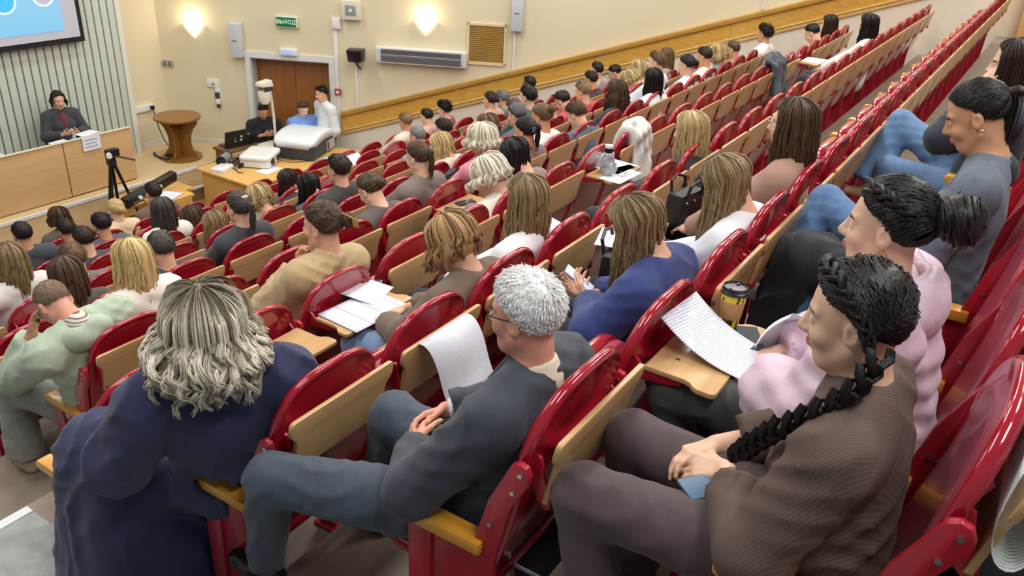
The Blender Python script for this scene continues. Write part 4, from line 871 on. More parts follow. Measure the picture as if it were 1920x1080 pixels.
# overhead visualiser
t = thing('overhead_projector', 'white overhead projector head on a tall arm in front of the door', 'projector', (9.02, 10.28, ZT))
cw = mat('ivory plastic', '#dfdcca', .4)
m = MB(); m.box(-.16, .16, -.16, .16, 0, .12); m.obj('stage_box', cw, t, bevel=.02)
m = MB(); m.tube([(.12, .02, .1), (.115, .02, .55), (.08, .02, 1.02), (.06, .02, 1.07)], .022, 10); m.obj('arm', cw, t)
m = MB(); m.hexa([(-.16, -.07, 1.07), (.09, -.07, 1.04), (.09, .09, 1.04), (-.16, .09, 1.07), (-.14, -.06, 1.13), (.07, -.06, 1.15), (.07, .08, 1.15), (-.14, .08, 1.13)]); m.obj('mirror_housing', cw, t, bevel=.015)
m = MB(); m.box(-.10, .06, -.075, -.06, .99, 1.05); m.obj('mirror', M_DARK, t)
m = MB(); m.lathe([(.0, .78), (.05, .785), (.085, .83), (.10, .92), (.095, .98), (0, .985)], (-.06, .0, 0), 20); m.obj('lens_head', mat('cream lens', '#e4e2cd', .4), t, smooth=True)
# armchair-like black seat by the door
t = thing('black_chair', 'tall black chair back behind the standing man by the door', 'chair', (9.84, 10.22, ZF), rad(-30))
m = MB(); m.prism([(-.22, .45), (.22, .45), (.24, .8), (.20, 1.02), (.08, 1.10), (-.08, 1.10), (-.20, 1.02), (-.24, .8)], lambda a, b, d: (a, .2+d+.06*(b-.45), b), 0, .07); m.obj('chair_back', M_BLACK, t, bevel=.02)
m = MB(); m.box(-.24, .24, -.28, .2, .40, .48); m.obj('chair_seat', M_BLACK, t, bevel=.02)
m = MB(); m.tube([(0, 0, .06), (0, 0, .4)], .03, 8)
for q in range(5): m.tube([(0, 0, .08), (.26*math.cos(q*1.257), .26*math.sin(q*1.257), .03)], .018, 6)
m.obj('chair_base', M_CHROME, t)
# landing at the far right and the small wooden lectern there
t = thing('wooden_lectern', 'light wooden lectern against the wall at the far end of the seat rows', 'lectern', (14.75, .35, -.80))
m = MB(); m.box(-.2, .2, -.25, .25, 0, .95); m.obj('body', M_TABLEW, t, bevel=.006)
m = MB(); m.box(-.24, .24, -.29, .29, .95, .99); m.obj('top', M_TRIM, t, bevel=.005)
m = MB(); m.box(-.14, .16, -.2, .2, .99, 1.02); m.obj('ledge', mat('dark olive ledge', '#6b5a2a', .5), t)
# ------------------------------------------------------------------ people near the camera
def tint(c, rough=.85, c2=None, bump=.25): return mat('cloth '+c, c, rough, c2, 30, bump=bump, bscale=420, sheen=.15)
def person(name_label, loc, J, skin, fem=0, hands=None, bw=1., arm=1., fine=.006, coarse=.026, rz=0):
    o = obj('person', body_mesh(J, skin, fine, coarse, fem, hands, bw, arm=arm), None, tuple(loc)); tag(o, name_label, 'person'); o.rotation_euler.z = rz; return o
def glasses(par, J, m):
    g = MB()
    for s in (-1, 1):
        g.tube([(s*.032+.023*math.cos(a), .101-.012*abs(math.cos(a))*(s*math.cos(a) > 0), .002+.018*math.sin(a)) for a in np.linspace(0, 2*PI, 19)], .0018, 6, cap=False)
        g.tube([(s*.055, .092, .008), (s*.076, .04, .012), (s*.081, -.012, .012), (s*.080, -.03, -.006)], .0018, 6)
    g.tube([(-.01, .108, .006), (.01, .108, .006)], .0018, 6)
    o = obj('glasses', g.mesh('glasses', m), par, mw=mat4(J)); return o
def ring(par, name, c, ax, r, th, m, n=24):
    c = A3(c); ax = A3(ax)/np.linalg.norm(ax); x = np.cross(ax, (0.3, .5, .81)); x /= np.linalg.norm(x); y = np.cross(ax, x)
    g = MB(); g.tube([tuple(c+r*(math.cos(a)*x+math.sin(a)*y)) for a in np.linspace(0, 2*PI, n)], th, 6, cap=False); return g.obj(name, m, par, smooth=True)
def collar(par, J, m, r=.066, h=.04, name='shirt_collar', up0=.005):
    ax = J['H']-J['N']; ax /= np.linalg.norm(ax); a = J['N']+ax*up0-J['R'][:, 1]*.004; b = a+ax*h
    return obj(name, cloth(name, [cap(a-ax*.02, b, r+.012, r, .01, cut=[(b, ax)])], m, .007, None), par)
def cuff(par, J, i, m, at=.95, r=.036):
    e, w = J['el', i], J['wr', i]; n = (w-e)/np.linalg.norm(w-e); p = e+(w-e)*at
    return obj('shirt_cuff', cloth('shirt_cuff', [cap(p-n*.03, p, r, r, .005, cut=[(p, n)])], m, .007, None), par)
# the white-haired man in the suit
o3 = org(0, 1)
J = seated((0, .195, 1.205), (-9, 0, 2), P=(0, .26, .53), sw=.195, wr=((-.105, .50, .685), (.095, .53, .69)), el=((-.285, .36, .70), (.27, .34, .72)), kn=((-.36, .87, .54), (.08, .74, .58)), an=((-.33, .98, .09), (.10, .86, .09)))
p = person('white-haired man in dark grey suit and glasses, seated with clasped hands', o3, J, 'rosy', 0, (((.80, .42, -.05), (.25, -.75, -.45), .95), ((-.82, .38, -.02), (-.2, -.75, -.5), .9)), 1.12, 1.1)
suit = tint('#2d3440', .75, '#323a47'); suit2 = tint('#3a4553', .75, '#404c5b')
obj('suit_jacket', cloth('suit_jacket', top_prims(J, 0, .020, 1.14, 1.2, .90, .04, -.012), suit, .0115, WR2), p)
obj('suit_trousers', cloth('suit_trousers', leg_prims(J, .018, 1.08), suit2, .0125, WR2), p)
collar(p, J, tint('#e6dcc6', .7), .064, .034); cuff(p, J, 0, M_PAPER, .965); cuff(p, J, 1, M_PAPER, .965)
m = MB(); c = J['C']+J['R'][:, 1]*.125+J['R'][:, 2]*.08; m.tube([tuple(J['N']+J['R'][:, 1]*.075-J['R'][:, 2]*.01), tuple(c), tuple(c-J['R'][:, 2]*.16)], [.018, .022, .03], 8); m.obj('necktie', tint('#20263a'), p)
hair_obj('hair', short(4200, .028, .34, (0, .9), .014, .0017, 5), H['white'], p, mat4(J)); glasses(p, J, mat('dark glasses frame', '#2a2a2c', .3, metal=.5))
for i in (0, 1): shoe(p, J, i, mat('black leather', '#141416', .3), M_BLACK)
# the woman with the plait
o3 = org(-1, 1)
J = seated((0, .31, 1.15), (-14, 0, 2), P=(0, .26, .53), sw=.175, wr=((.03, .515, .625), (.13, .58, .615)), el=((-.25, .36, .66), (.27, .36, .68)), kn=((-.15, .82, .52), (.13, .81, .53)), an=((-.16, .72, .09), (.12, .74, .09)))
p = person('woman with long black side plait, brown ribbed shirt and crossed hands', o3, J, 'fair', 1, (((-.05, .95, -.25), (.45, -.1, -.9), .75, 1, .95), ((-.75, .62, -.1), (-.15, -.3, -.9), .9, 1, .95)), fine=.0052)
shirt = lined('brown ribbed cloth', '#64524a', '#594940', 170, (.62, .62, .22), .5, .85, bump=.3)
obj('ribbed_shirt', cloth('ribbed_shirt', top_prims(J, 1, .018, 1.05, 1.15, .72, .06, -.004, .018), shirt, .0115, WR2), p)
obj('trousers', cloth('trousers', leg_prims(J, .016, 1.02, .02), tint('#4c3d40', .8, '#524246'), .013), p); collar(p, J, shirt, .062, .022, 'shirt_collar', -.006)
obj('hair', npmesh('hair', *(lambda v, f: (v, f))(*pulled(grav(J), (-58, 108), 1300, .020, .0026, seed=9)), H['black']), p, mw=mat4(J))
g = grav(J); T0 = A3((-.075, -.055, -.06))
hair_obj('crown_plait', plait([(.035, .062, .108), (-.02, .048, .124), (-.060, .020, .108), (-.082, -.012, .070), (-.092, -.035, .02), (-.090, -.05, -.05)], .017, .014), H['black'], p, mat4(J))
tp_ = [A3(q)-J['H'] for q in ((-.085, .245, 1.13), (-.115, .265, 1.07), (-.135, .320, 1.00), (-.125, .385, .92), (-.095, .440, .83), (-.06, .485, .74))]
M4 = mat4(J); M4 = Matrix.Translation(J['H'].tolist()); hair_obj('plait', plait(tp_, .030, .018), H['black'], p, M4)
e, w = J['el', 0], J['wr', 0]; ring(p, 'bracelet', w-(w-e)*.10, w-e, .031, .0018, M_CHROME)
for i in (0, 1): shoe(p, J, i, M_BLACK, M_WHITE)
# the woman in the pale pink puffer jacket
o3 = org(-1, 2)
J = seated((0, .36, 1.165), (-6, 0, 0), P=(0, .27, .53), sw=.185, wr=((-.09, .56, .64), (.12, .58, .64)), el=((-.27, .36, .70), (.27, .36, .70)), kn=((-.10, .83, .54), (.15, .83, .54)), an=((-.1, .75, .09), (.14, .76, .09)))
p = person('woman with dark braided bun in pale pink padded hooded jacket', o3, J, 'fair', 1, (((.5, .8, -.2), (.2, -.2, -.9), .6), ((-.6, .75, -.2), (0, -.2, -.9), .6)))
pk = mat('pale pink nylon', '#cdb2c4', .42, '#d6bccd', 4, bump=.35, bscale=22, sheen=.2)
tp = top_prims(J, 1, .040, 1.10, 1.45, .93, .06, -.006, .03)
obj('padded_jacket', cloth('padded_jacket', tp, pk, .011, [(.004, 4, 0, 85, 0), (.003, 40, 25, 20, 1)]), p)
bk = J['N']-J['R'][:, 1]*.085
obj('hood', cloth('hood', [ell(bk-J['R'][:, 2]*.03, (.15, .075, .10), J['R'], .02), cap(bk+A3((-.12, .06, .02)), J['N']+A3((-.085, .06, -.01)), .045, .032, .04), cap(bk+A3((.12, .06, .02)), J['N']+A3((.085, .06, -.01)), .045, .032, .04), ell(J['N']+J['R'][:, 2]*.05-J['R'][:, 1]*.02, (.075, .062, .10), J['R'], .02, True)], pk, .010, [(.010, 26, 12, 24, 0, 1)]), p)
obj('jeans', cloth('jeans', leg_prims(J, .014, 1.02), tint('#3e4245', .8, '#464a4c'), .013), p)
hair_obj('hair', pulled(grav(J), (0, 86), 1000, .024, .0028, bun=.070, seed=4), H['black'], p, mat4(J))
hair_obj('crown_plait', plait([(-.05, .05, .118), (-.075, -.01, .10), (-.075, -.06, .07), (-.05, -.105, .03)], .017, .016), H['black'], p, mat4(J))
for s in (-1, 1): ring(p, 'earring', J['H']+J['Rh'] @ A3((s*.08, -.012, -.05)), (1, 0, 0), .010, .0013, mat('gold', '#c9a24a', .25, metal=1))
for i in (0, 1): shoe(p, J, i, M_BLACK)
# the woman in the grey jumper looking down
o3 = org(-1, 4)
J = seated((0, .29, 1.25), (-30, 0, 0), P=(0, .27, .53), sw=.175, wr=((.04, .44, .68), (.14, .46, .68)), el=((-.25, .32, .76), (.27, .34, .74)), kn=((.02, .76, .52), (.36, .79, .70)), an=((-.02, .72, .09), (.14, .86, .34)), nk=(0, -.045, -.16))
p = person('woman with sleek black low ponytail and grey jumper looking down', o3, J, 'warm', 1, (((.6, .7, -.2), (.2, -.3, -.9), .6), ((-.6, .75, -.1), (0, -.3, -.9), .6)))
obj('grey_jumper', cloth('grey_jumper', top_prims(J, 1, .014, 1., 1.1, .93, .06, -.014), tint('#5b6472', .9, '#667080'), .012), p)
collar(p, J, tint('#20242c'), .066, .012, 'neck_band', -.014)
obj('jeans', cloth('jeans', leg_prims(J, .006, .95, .02), tint('#486a94', .8, '#54769f'), .013), p)
hair_obj('hair', pulled(grav(J), (0, 84), 1000, .012, .0026, pony=.34, seed=8), H['black'], p, mat4(J))
for s in (-1, 1): ring(p, 'earring', J['H']+J['Rh'] @ A3((s*.08, -.012, -.046)), (1, 0, 0), .009, .0013, M_CHROME)
for i in (0, 1): shoe(p, J, i, M_WHITE)
P_ = [cap((3.34, .34, -.25), (3.38, .67, -.25), .10, .10, .06), cap((3.38, .67, -.25), (3.35, .73, -.72), .10, .105, .06), cap((3.46, .60, -.24), (3.50, .70, -.62), .07, .08, .07)]
tag(obj('dark_coat', cloth('dark_coat', P_, tint('#141822', .85), .012, [(.022, 26, 10, 3, 0, 1), (.014, 18, 22, 9, 1, 1)])), 'dark navy coat hanging over the lap of the woman in grey', 'coat')
# the long-haired woman at the right edge
o3 = org(-1, 7)
J = seated((0, .29, 1.18), (-10, 0, 4), P=(0, .27, .53), sw=.175, wr=((-.10, .40, 1.02), (.10, .56, .66)), el=((-.20, .50, .80), (.27, .34, .74)), kn=((.10, .74, .50), (.32, .77, .72)), an=((.05, .74, .09), (.16, .84, .36)))
p = person('woman with long straight dark hair resting cheek on hand, at right picture edge', o3, J, 'fair', 1, (((.25, -.25, .95), (.75, -.6, -.1), .5), None))
obj('dark_jacket', cloth('dark_jacket', top_prims(J, 1, .022, 1.05, 1.2, .80, .06), tint('#2b303c', .85), .013), p)
obj('wide_jeans', cloth('wide_jeans', leg_prims(J, .010, .95, .05), tint('#5878a0', .8, '#6484ab'), .012), p)
hair_obj('hair', hang(grav(J), .40, 1000, .016, 128, .003, .1, .01, .0030, 12), H['dark'], p, mat4(J))
# the broad woman in navy, seen from behind
o3 = org(1, 1)
J = seated((-.27, .27, 1.27), (-5, 0, -32), P=(-.10, .39, .55), sw=.215, wr=((-.42, .68, .66), (.10, .52, .66)), el=((-.51, .48, .80), (.02, .24, .82)), kn=((-.36, .84, .56), (-.06, .88, .56)), an=((-.40, .86, .09), (-.08, .90, .09)), twist=-34)
p = person('broad woman in long navy dress with wavy ash blond hair, seen from behind', o3, J, 'light', 1, (((.3, .9, -.2), (.3, 0, -.9), .5), None), 1.05, 1.2)
nv = tint('#262a4c', .9, '#2c3054', .2)
FOLD = [(.016, 22, 15, 3, .3, 1), (.014, -16, 26, 5, 1.2, 1), (.008, 14, 10, 26, 2, 1)]
dp = top_prims(J, 1, .032, 1.26, 1.4, .90, .0, -.004, .02, belly=.03)
dp += [cap(J['hp', i]+A3((.0, .14, 0)), J['kn', i], .15, .15, .08) for i in (0, 1)]+[cap(J['kn', i], A3((J['an', i][0]-.02, J['an', i][1]+.02, -.02)), .16, .20, .08, cut=[(A3((0, 0, .04)), A3((0, 0, -1)))]) for i in (0, 1)]
dp += [ell((-.42, .22, .58), (.13, .20, .20), None, .04, True), cap((-.275, .08, .645), (-.275, .44, .64), .055, .055, .02, True)]
dp += [cap((-.10, .60, .48), (-.20, .66, .05), .14, .22, .1, cut=[(A3((0, 0, .05)), A3((0, 0, -1)))]), cap((-.40, .66, .52), (-.43, .74, .06), .12, .18, .10, cut=[(A3((0, 0, .05)), A3((0, 0, -1)))])]
obj('navy_dress', cloth('navy_dress', dp, nv, .013, FOLD), p)
hair_obj('hair', hang(grav(J), .20, 3000, .046, 152, .020, .13, .055, .0028, 21, jit=.016, clumps=190, M=15), H['ash'], p, mat4(J))
for i in (0, 1): shoe(p, J, i, M_BLACK, M_BLACK)
# the woman in the blue blazer bent over her phone
o3 = org(0, 3)
J = seated((0, .36, 1.06), (-34, 0, 4), P=(0, .26, .53), sw=.18, wr=((-.06, .50, .72), (.07, .55, .67)), el=((-.27, .38, .70), (.26, .40, .68)), kn=((-.12, .80, .54), (.12, .80, .54)), an=((-.12, .74, .09), (.12, .75, .09)), nk=(0, -.06, -.15))
p = person('woman with long light brown hair and blue blazer bent over a phone', o3, J, 'light', 1, (((.55, .8, .12), (.5, -.3, .75), .8), ((-.3, .9, .15), (-.2, -.3, .9), .8)))
obj('blue_blazer', cloth('blue_blazer', top_prims(J, 1, .024, 1.06, 1.25, .90, .06, -.008), tint('#22336c', .8, '#283a78'), .012), p)
obj('trousers', cloth('trousers', leg_prims(J, .014), tint('#2a2d36'), .013), p)
hair_obj('hair', hang(grav(J), .30, 1800, .018, 118, .005, .16, .012, .0026, 31, fringe=1, clumps=260), H['light'], p, mat4(J))
e, w = J['el', 0], J['wr', 0]; ring(p, 'bracelet', w-(w-e)*.06, w-e, .034, .004, M_CHROME); ring(p, 'watch_strap', w-(w-e)*.13, w-e, .036, .005, M_BLACK)
t = thing('smartphone', 'phone held in the hands of the woman in the blue blazer', 'phone', tuple(o3+A3((.02, .60, .75))), .3); t.rotation_euler = (rad(35), 0, .3)
m = MB(); m.box(-.038, .038, -.075, .075, -.004, .004); m.obj('case', mat('pale blue phone', '#9db6d6', .3), t, bevel=.003)
m = MB(); m.box(-.034, .034, -.070, .070, .004, .005); m.obj('screen', mat('lit phone screen', '#cfd8ee', .2, emit=.25), t)
# the man in the pale green hoodie
o3 = org(3, 2)
J = seated((-.20, .30, 1.19), (-52, 0, 4), P=(-.06, .27, .53), sw=.20, wr=((-.27, .455, 1.0), (-.02, .62, .62)), el=((-.34, .60, .70), (.18, .48, .62)), kn=((-.30, .76, .55), (.06, .78, .55)), an=((-.33, .74, .09), (.06, .80, .09)), nk=(.01, -.10, -.13))
p = person('man with cropped hair in pale green hoodie leaning his head on his hand', o3, J, 'rosy', 0, (((.22, -.28, .93), (.3, -.9, -.2), .45), None), 1.05, 1.05)
gh = tint('#a7b7a0', .85, '#b3c2ab')
obj('green_hoodie', cloth('green_hoodie', top_prims(J, 0, .026, 1.12, 1.3, .86, .06, -.004), gh, .0125, WR2), p)
bk = J['N']-J['R'][:, 1]*.07-J['R'][:, 2]*.02
obj('hood', cloth('hood', [ell(bk, (.14, .075, .085), J['R'], .02), ell(J['N']+J['R'][:, 2]*.06, (.075, .07, .10), J['R'], .02, True)], gh, .010, [(.004, 30, 15, 40, 0)]), p)
collar(p, J, lined('striped cloth', '#cfc6ba', '#6a625c', 70, 'Z', .35), .066, .03, 'striped_collar')
obj('grey_trousers', cloth('grey_trousers', leg_prims(J, .026, 1.05, .03), tint('#8b8c86', .85, '#96978f'), .012), p)
hair_obj('hair', short(2200, .008, .5, (0, .5), .005, .0012, 14), H['buzz'], p, mat4(J)); glasses(p, J, M_BLACK)
for i in (0, 1): shoe(p, J, i, mat('beige suede', '#b9a78c', .7), mat('cream sole', '#d8cfba', .6))
# the woman in the beige sweater
o3 = org(2, 3)
J = seated((.10, .20, 1.28), (-8, 0, 12), P=(.03, .30, .54), sw=.185, wr=((.05, .335, 1.03), (.16, .58, .66)), el=((-.13, .42, .80), (.33, .36, .76)))
p = person('woman in beige sweater with brown hair held by a gold claw clip', o3, J, 'light', 1, (((.1, -.15, .95), (.1, -.9, .1), 1.3), None))
obj('beige_sweater', cloth('beige_sweater', top_prims(J, 1, .024, 1.10, 1.25, .90, .08, -.002, .02), tint('#c4aa7c', .95, '#ccb486', .6), .013, WR2), p)
obj('trousers', cloth('trousers', leg_prims(J), tint('#3a3c42'), .014), p)
hair_obj('hair', pulled(grav(J), (12, 92), 800, .018, .0030, bun=.038, seed=16), H['brown'], p, mat4(J))
m = MB()
for q in range(4): m.tube([(.000+q*.012, -.13, .075-.008*q), (.004+q*.012, -.185, .050-.008*q), (.0+q*.012, -.19, .005-.006*q)], .0045, 6)
obj('claw_clip', m.mesh('claw_clip', mat('gold clip', '#b99a4e', .35, metal=.6)), p, mw=mat4(J))
# ------------------------------------------------------------------ the rest of the audience
VAR = {}
def variant(h, fem):
    """three sitting heights: 0 upright, 1 settled, 2 bent forward"""
    if (h, fem) in VAR: return VAR[h, fem]
    Hc, hr = (((0, .20, 1.28), (-6, 0, 0)), ((0, .20, 1.21), (-14, 0, 0)), ((0, .27, 1.13), (-34, 0, 0)))[h]
    J = seated(Hc, hr, P=(0, .27, .53), sw=.175 if fem else .195, kn=((-.12, .75, .51), (.12, .75, .51)), nk=(0, -.030, -.165) if h < 2 else (0, -.06, -.15))
    V, F = sdfmesh(body_prims(J, fem, (((.6, .75, -.2), (.2, -.2, -.9), .7), ((-.6, .75, -.2), (-.2, -.2, -.9), .7))), .024, [[(J['H'][i]-.13, J['H'][i]+.13, .0085)] for i in range(3)], smooth=0)
    bd = npmesh('person_body', V, [F], [SKIN['light'], M_LIP, M_BROW, M_EYEW, M_IRIS], face_idx(V, F, J))
    tp = cloth('top', top_prims(J, fem, .020, 1.04, 1.15, .88, .06, 0, .014), tint('#555555'), .018); lg = cloth('trousers', leg_prims(J), tint('#2b2f3a'), .026)
    VAR[h, fem] = (J, bd, tp, lg); return VAR[h, fem]
HM = {}
def hairmesh(style, h, J):
    if (style, h) in HM: return HM[style, h]
    g = grav(J); s = dict(short=lambda: short(850, .036, .35, (.2, .9), .013, .0024, 40), crop=lambda: short(850, .020, .4, (.1, .8), .009, .0024, 41), curly=lambda: short(800, .045, .6, (0, .3), .018, .0030, 42, curl=.012),
        buzz=lambda: short(600, .008, .5, (0, .5), .005, .002, 43), long=lambda: hang(g, .30, 440, .017, 118, .005, .16, .012, .0046, 44, clumps=90), xlong=lambda: hang(g, .40, 460, .018, 122, .006, .16, .012, .0046, 45, clumps=90),
        wavy=lambda: hang(g, .26, 480, .020, 120, .014, .11, .03, .0046, 46, jit=.01, clumps=90), bob=lambda: hang(g, .12, 440, .022, 128, .009, .1, .02, .0048, 47, jit=.01, clumps=90), fluffy=lambda: hang(g, .09, 560, .030, 140, .012, .09, .03, .0046, 48, jit=.014, clumps=90, fringe=1),
        bun=lambda: pulled(g, (0, 70), 380, .014, .0042, bun=.036, seed=49), lowbun=lambda: pulled(g, (0, 100), 380, .014, .0042, bun=.034, seed=50), pony=lambda: pulled(g, (0, 82), 380, .014, .0042, pony=.24, seed=51))[style]()
    me = npmesh('hair', s[0], s[1] if isinstance(s[1], list) else [s[1]], H['dark']); HM[style, h] = me; return me
def slotmat(o, i, m): o.material_slots[i].link = 'OBJECT'; o.material_slots[i].material = m
def crowd(r, k, dx, dy, dz, style, hc, top, fem, label, skin='light', hy=0, bend=None, legs=None, group=None):
    hz = 1.13+dz; h = 0 if hz > 1.255 else (1 if hz > 1.165 else 2); h = bend if bend is not None else h
    J, bd, tp, lg = variant(h, fem); o3 = org(r, k); base = A3((o3[0]+.01+dx, o3[1]+dy, o3[2]+hz))-rot(0, 0, hy) @ J['H']
    base[2] = o3[2]+max(-.05, min(.06, base[2]-o3[2]))
    o = obj('person', bd, None, tuple(base)); tag(o, label, 'person', group); o.rotation_euler.z = rad(hy)
    if skin != 'light': slotmat(o, 0, SKIN[skin])
    a = obj('top', tp, o); slotmat(a, 0, tint(top)); b = obj('trousers', lg, o)
    if legs: slotmat(b, 0, tint(legs))
    if style: c = obj('hair', hairmesh(style, h, J), o, mw=mat4(J)); slotmat(c, 0, H[hc])
    return o, J
CR_ = [
(1,7,5,-.10,.30,.19,'crop','black','#3c4048',0,'dark haired person at the left picture edge in front of the stage desk'),
(2,5,3,-.02,.27,.19,'long','light','#e0ddd6',1,'woman with straight light brown hair at the left picture edge'),
(3,9,7,.10,.20,.16,'bob','brown','#5a5048',1,'brown haired person with tall rounded crown by the stage, leftmost in the front row'),
(4,8,6,.16,.10,.10,'short','dark','#4a4a4e',0,'short dark haired man with visible ear directly behind the brown haired front row person'),
(5,6,5,-.08,.23,.07,'crop','dark','#3a4048',0,'person with smooth dark cropped head beside the short dark haired man at left'),
(6,7,6,.06,.17,.09,'short','black','#4c5664',0,'black haired man in grey blue shirt left of the blond bun'),
(7,8,7,.22,.12,.15,'lowbun','blond2','#e3c9a8',1,'blond woman with hair gathered in a low bun in front of the tripod'),
(8,8,8,.18,.14,.20,'short','dark','#6b5346',0,'dark haired person directly before the black console'),
(9,6,6,.12,.15,.14,'long','darkgrey','#e6e0d4',1,'woman with long dark hair and cream top before the black console'),
(10,5,4,-.14,.25,.04,'short','mid','#6d6a64',0,'man with short light brown hair left of the tall blond woman'),
(11,4,3,-.14,.27,.06,'long','brown','#4c4440',1,'person with long dark brown hair just beyond the man in pale green'),
(13,3,3,-.22,.43,.07,'xlong','blond2','#ece6dc',1,'woman with very long straight blond hair and white top beyond the woman in navy'),
(14,4,4,-.06,.19,.05,'crop','darkgrey','#3b3b44',0,'person with dark cropped head right beside the long blond woman in white'),
(15,6,7,-.10,.17,-.06,'wavy','brown','#5c4a44',1,'woman with wavy brown hair left of the girl with navy hood'),
(16,5,6,-.04,.12,-.03,'long','light','#26324a',1,'woman with long smooth light brown hair and a navy hood'),
(17,4,5,.06,.18,.15,'pony','darkgrey','#39393f',1,'woman with dark hair in a pink scrunchie bending forward'),
(18,5,7,-.04,.19,.03,'bob','blond','#8a7d66',1,'blond woman in khaki top beside the pink scrunchie'),
(19,6,9,.0,.12,.02,'long','dark','#4b4248',1,'woman with long dark brown hair right before the projector table'),
(20,5,8,-.02,.14,0,'xlong','black','#4a4c55',1,'woman with long black hair bending over papers near the projector table'),
(21,4,7,.04,.21,.16,'short','dark','#3c3836',0,'person with dark brown hair below the large projector'),
(22,3,6,-.08,.24,.03,'lowbun','brown','#5b5450',1,'woman with brown hair in low tied tail, row of the man in pale green'),
(24,3,7,-.04,.28,.12,'pony','brown','#7c7068',1,'woman with brown ponytail near the pale papers'),
(25,5,11,.02,.18,.10,'buzz','grey','#8a8f96',0,'balding man with close cropped greyish hair'),
(26,4,10,-.10,.27,0,'wavy','blond2','#d9cfc0',1,'woman with wavy golden blond hair behind the balding man'),
(27,5,12,-.02,.21,.07,'short','dark','#5a5e66',0,'dark haired person beyond the golden blond woman'),
(28,7,15,-.04,.25,.12,'short','light','#d8cdb8',0,'person with short blond hair nearest the timber trim at its lower end'),
(29,7,16,-.06,.28,.08,'crop','black','#caa79a',0,'person with small dark head by the lower end of the timber trim'),
(30,7,17,-.10,.34,.08,'curly','black','#a2545e',0,'person with bushy black hair against the timber trim'),
(31,3,8,.06,.14,.15,'fluffy','plat','#d58497',1,'woman with fluffy white hair and pink top'),
(32,4,11,0,.18,.07,'bob','mid','#4a4a44',1,'woman with dark blond hair and dark band beyond the fluffy white hair'),
(33,2,6,-.04,.20,.01,'fluffy','plat','#d9d2c4',1,'woman with bright platinum curly bob in the row of the beige sweater'),
(34,2,7,-.12,.30,.01,'long','black','#8d7068',1,'woman with smooth black hair and mauve top beside the platinum bob'),
(35,3,9,.08,.07,.10,'pony','black','#7a5f5c',1,'woman with black hair tied with a dark bow'),
(36,4,12,0,.17,.08,'short','darkgrey','#55585c',0,'person in a grey knitted cap beyond the woman with the dark bow'),
(37,3,10,0,.19,.11,'bun','mid','#e4e4e2',1,'woman with brown hair in a cream claw clip and white top'),
(38,6,17,-.04,.25,.08,'short','grey','#6c7076',0,'man with grey hair in profile below the timber trim'),
(39,6,16,.06,.17,.16,'lowbun','dark','#c9a89a',1,'person with small dark tied hair beside the grey haired man'),
(40,5,15,-.08,.25,0,'short','mid','#5b6468',0,'person with greyish brown hair before the grey haired man'),
(41,4,13,-.06,.34,.16,'short','black','#3f5a4e',0,'bent person with black hair and green collar'),
(42,6,18,.04,.19,.20,'crop','black','#8d9194',0,'man with dark skin and short black hair in grey jacket against the trim'),
(43,4,14,-.04,.20,.03,'crop','black','#b3484e',0,'man with black hair and sunglasses pushed up on his head'),
(44,4,15,-.04,.23,.04,'short','light','#c0564f',0,'man with light brown hair beside the man with sunglasses on his head'),
(45,3,11,.02,.13,.03,'short','brown','#565f72',0,'brown haired person leaning down next to the clear bottle tray'),
(46,5,18,.06,.09,.10,'short','dark','#4d4a4e',0,'person with dark grey hair just before the round black head at mid trim'),
(47,5,19,-.02,.25,.14,'crop','black','#b3a8a0',0,'person with round black hair against the middle of the trim'),
(48,5,20,-.02,.20,.02,'crop','black','#35373c',0,'person with flat black cap-like hair near the middle of the trim'),
(49,3,13,-.04,.22,.05,'wavy','brown','#2c3038',1,'woman with long brown wavy hair in the middle of the raked rows'),
(50,4,17,0,.14,.01,'fluffy','blond','#e2ddd0',1,'person in white top with pale hair beside the brown wavy hair'),
(51,4,18,-.04,.25,.06,'bob','blond','#dcb8b0',1,'person with pale blond hair and pinkish top below the trim'),
(52,3,14,.04,.09,.10,'long','black','#e3e6ea',1,'woman with long black hair and pale blue white top'),
(53,3,15,-.02,.28,.19,'short','mid','#d6dbe2',0,'person with tousled brown hair beyond the black haired woman in white'),
(54,4,19,.04,.14,.15,'long','mid','#8f8578',1,'woman with long brown hair right against the trim'),
(55,3,16,.02,.13,.09,'lowbun','black','#e6ecec',1,'woman with black hair and pale mint top, bending'),
(56,3,17,.04,.13,.11,'crop','dark','#d9d4cc',0,'man with short dark hair in profile beside the pale mint top'),
(57,3,18,.02,.14,.07,'bob','blond','#7f8890',1,'person with short yellow blond hair'),
(58,3,19,.0,.12,.05,'buzz','brown','#a68b78',0,'person with round cropped brown head beside the hanging grey jacket'),
(59,3,21,.0,.05,.14,'curly','dark','#e9e9ea',0,'man with curly dark hair and white shirt in profile'),
(60,2,20,-.02,.18,-.01,'crop','black','#b9b4b0',0,'dark haired young man in profile writing near the end of his row'),
(61,2,21,.02,.12,.05,'long','dark','#4c4a50',1,'woman with dark brown hair behind the young man in profile'),
(62,1,17,0,.15,.06,'xlong','black','#e2e0d6',1,'woman with very long black hair and cream cardigan high on the right'),
(63,1,7,.02,.07,.04,'long','blond','#2b2c30',1,'blond woman in black top right of the draped white jacket'),
(64,0,5,.04,.13,.14,'long','brown','#a17c6c',1,'woman with brown hair, glasses and dusty pink blouse'),
(65,0,4,-.04,.20,0,'xlong','light','#d9dae2',1,'woman with very long light blond hair and pale grey top'),
(66,1,4,-.06,.22,.04,'long','light','#e9eaee',1,'woman with straight light brown hair and white top'),
(67,1,3,-.10,.23,.01,'bob','red','#6e5d4e',1,'woman with reddish blond bob bending low'),
]
OCC = {(0, 1), (-1, 1), (-1, 2), (-1, 4), (-1, 7), (1, 1), (0, 3), (3, 2), (2, 3)}
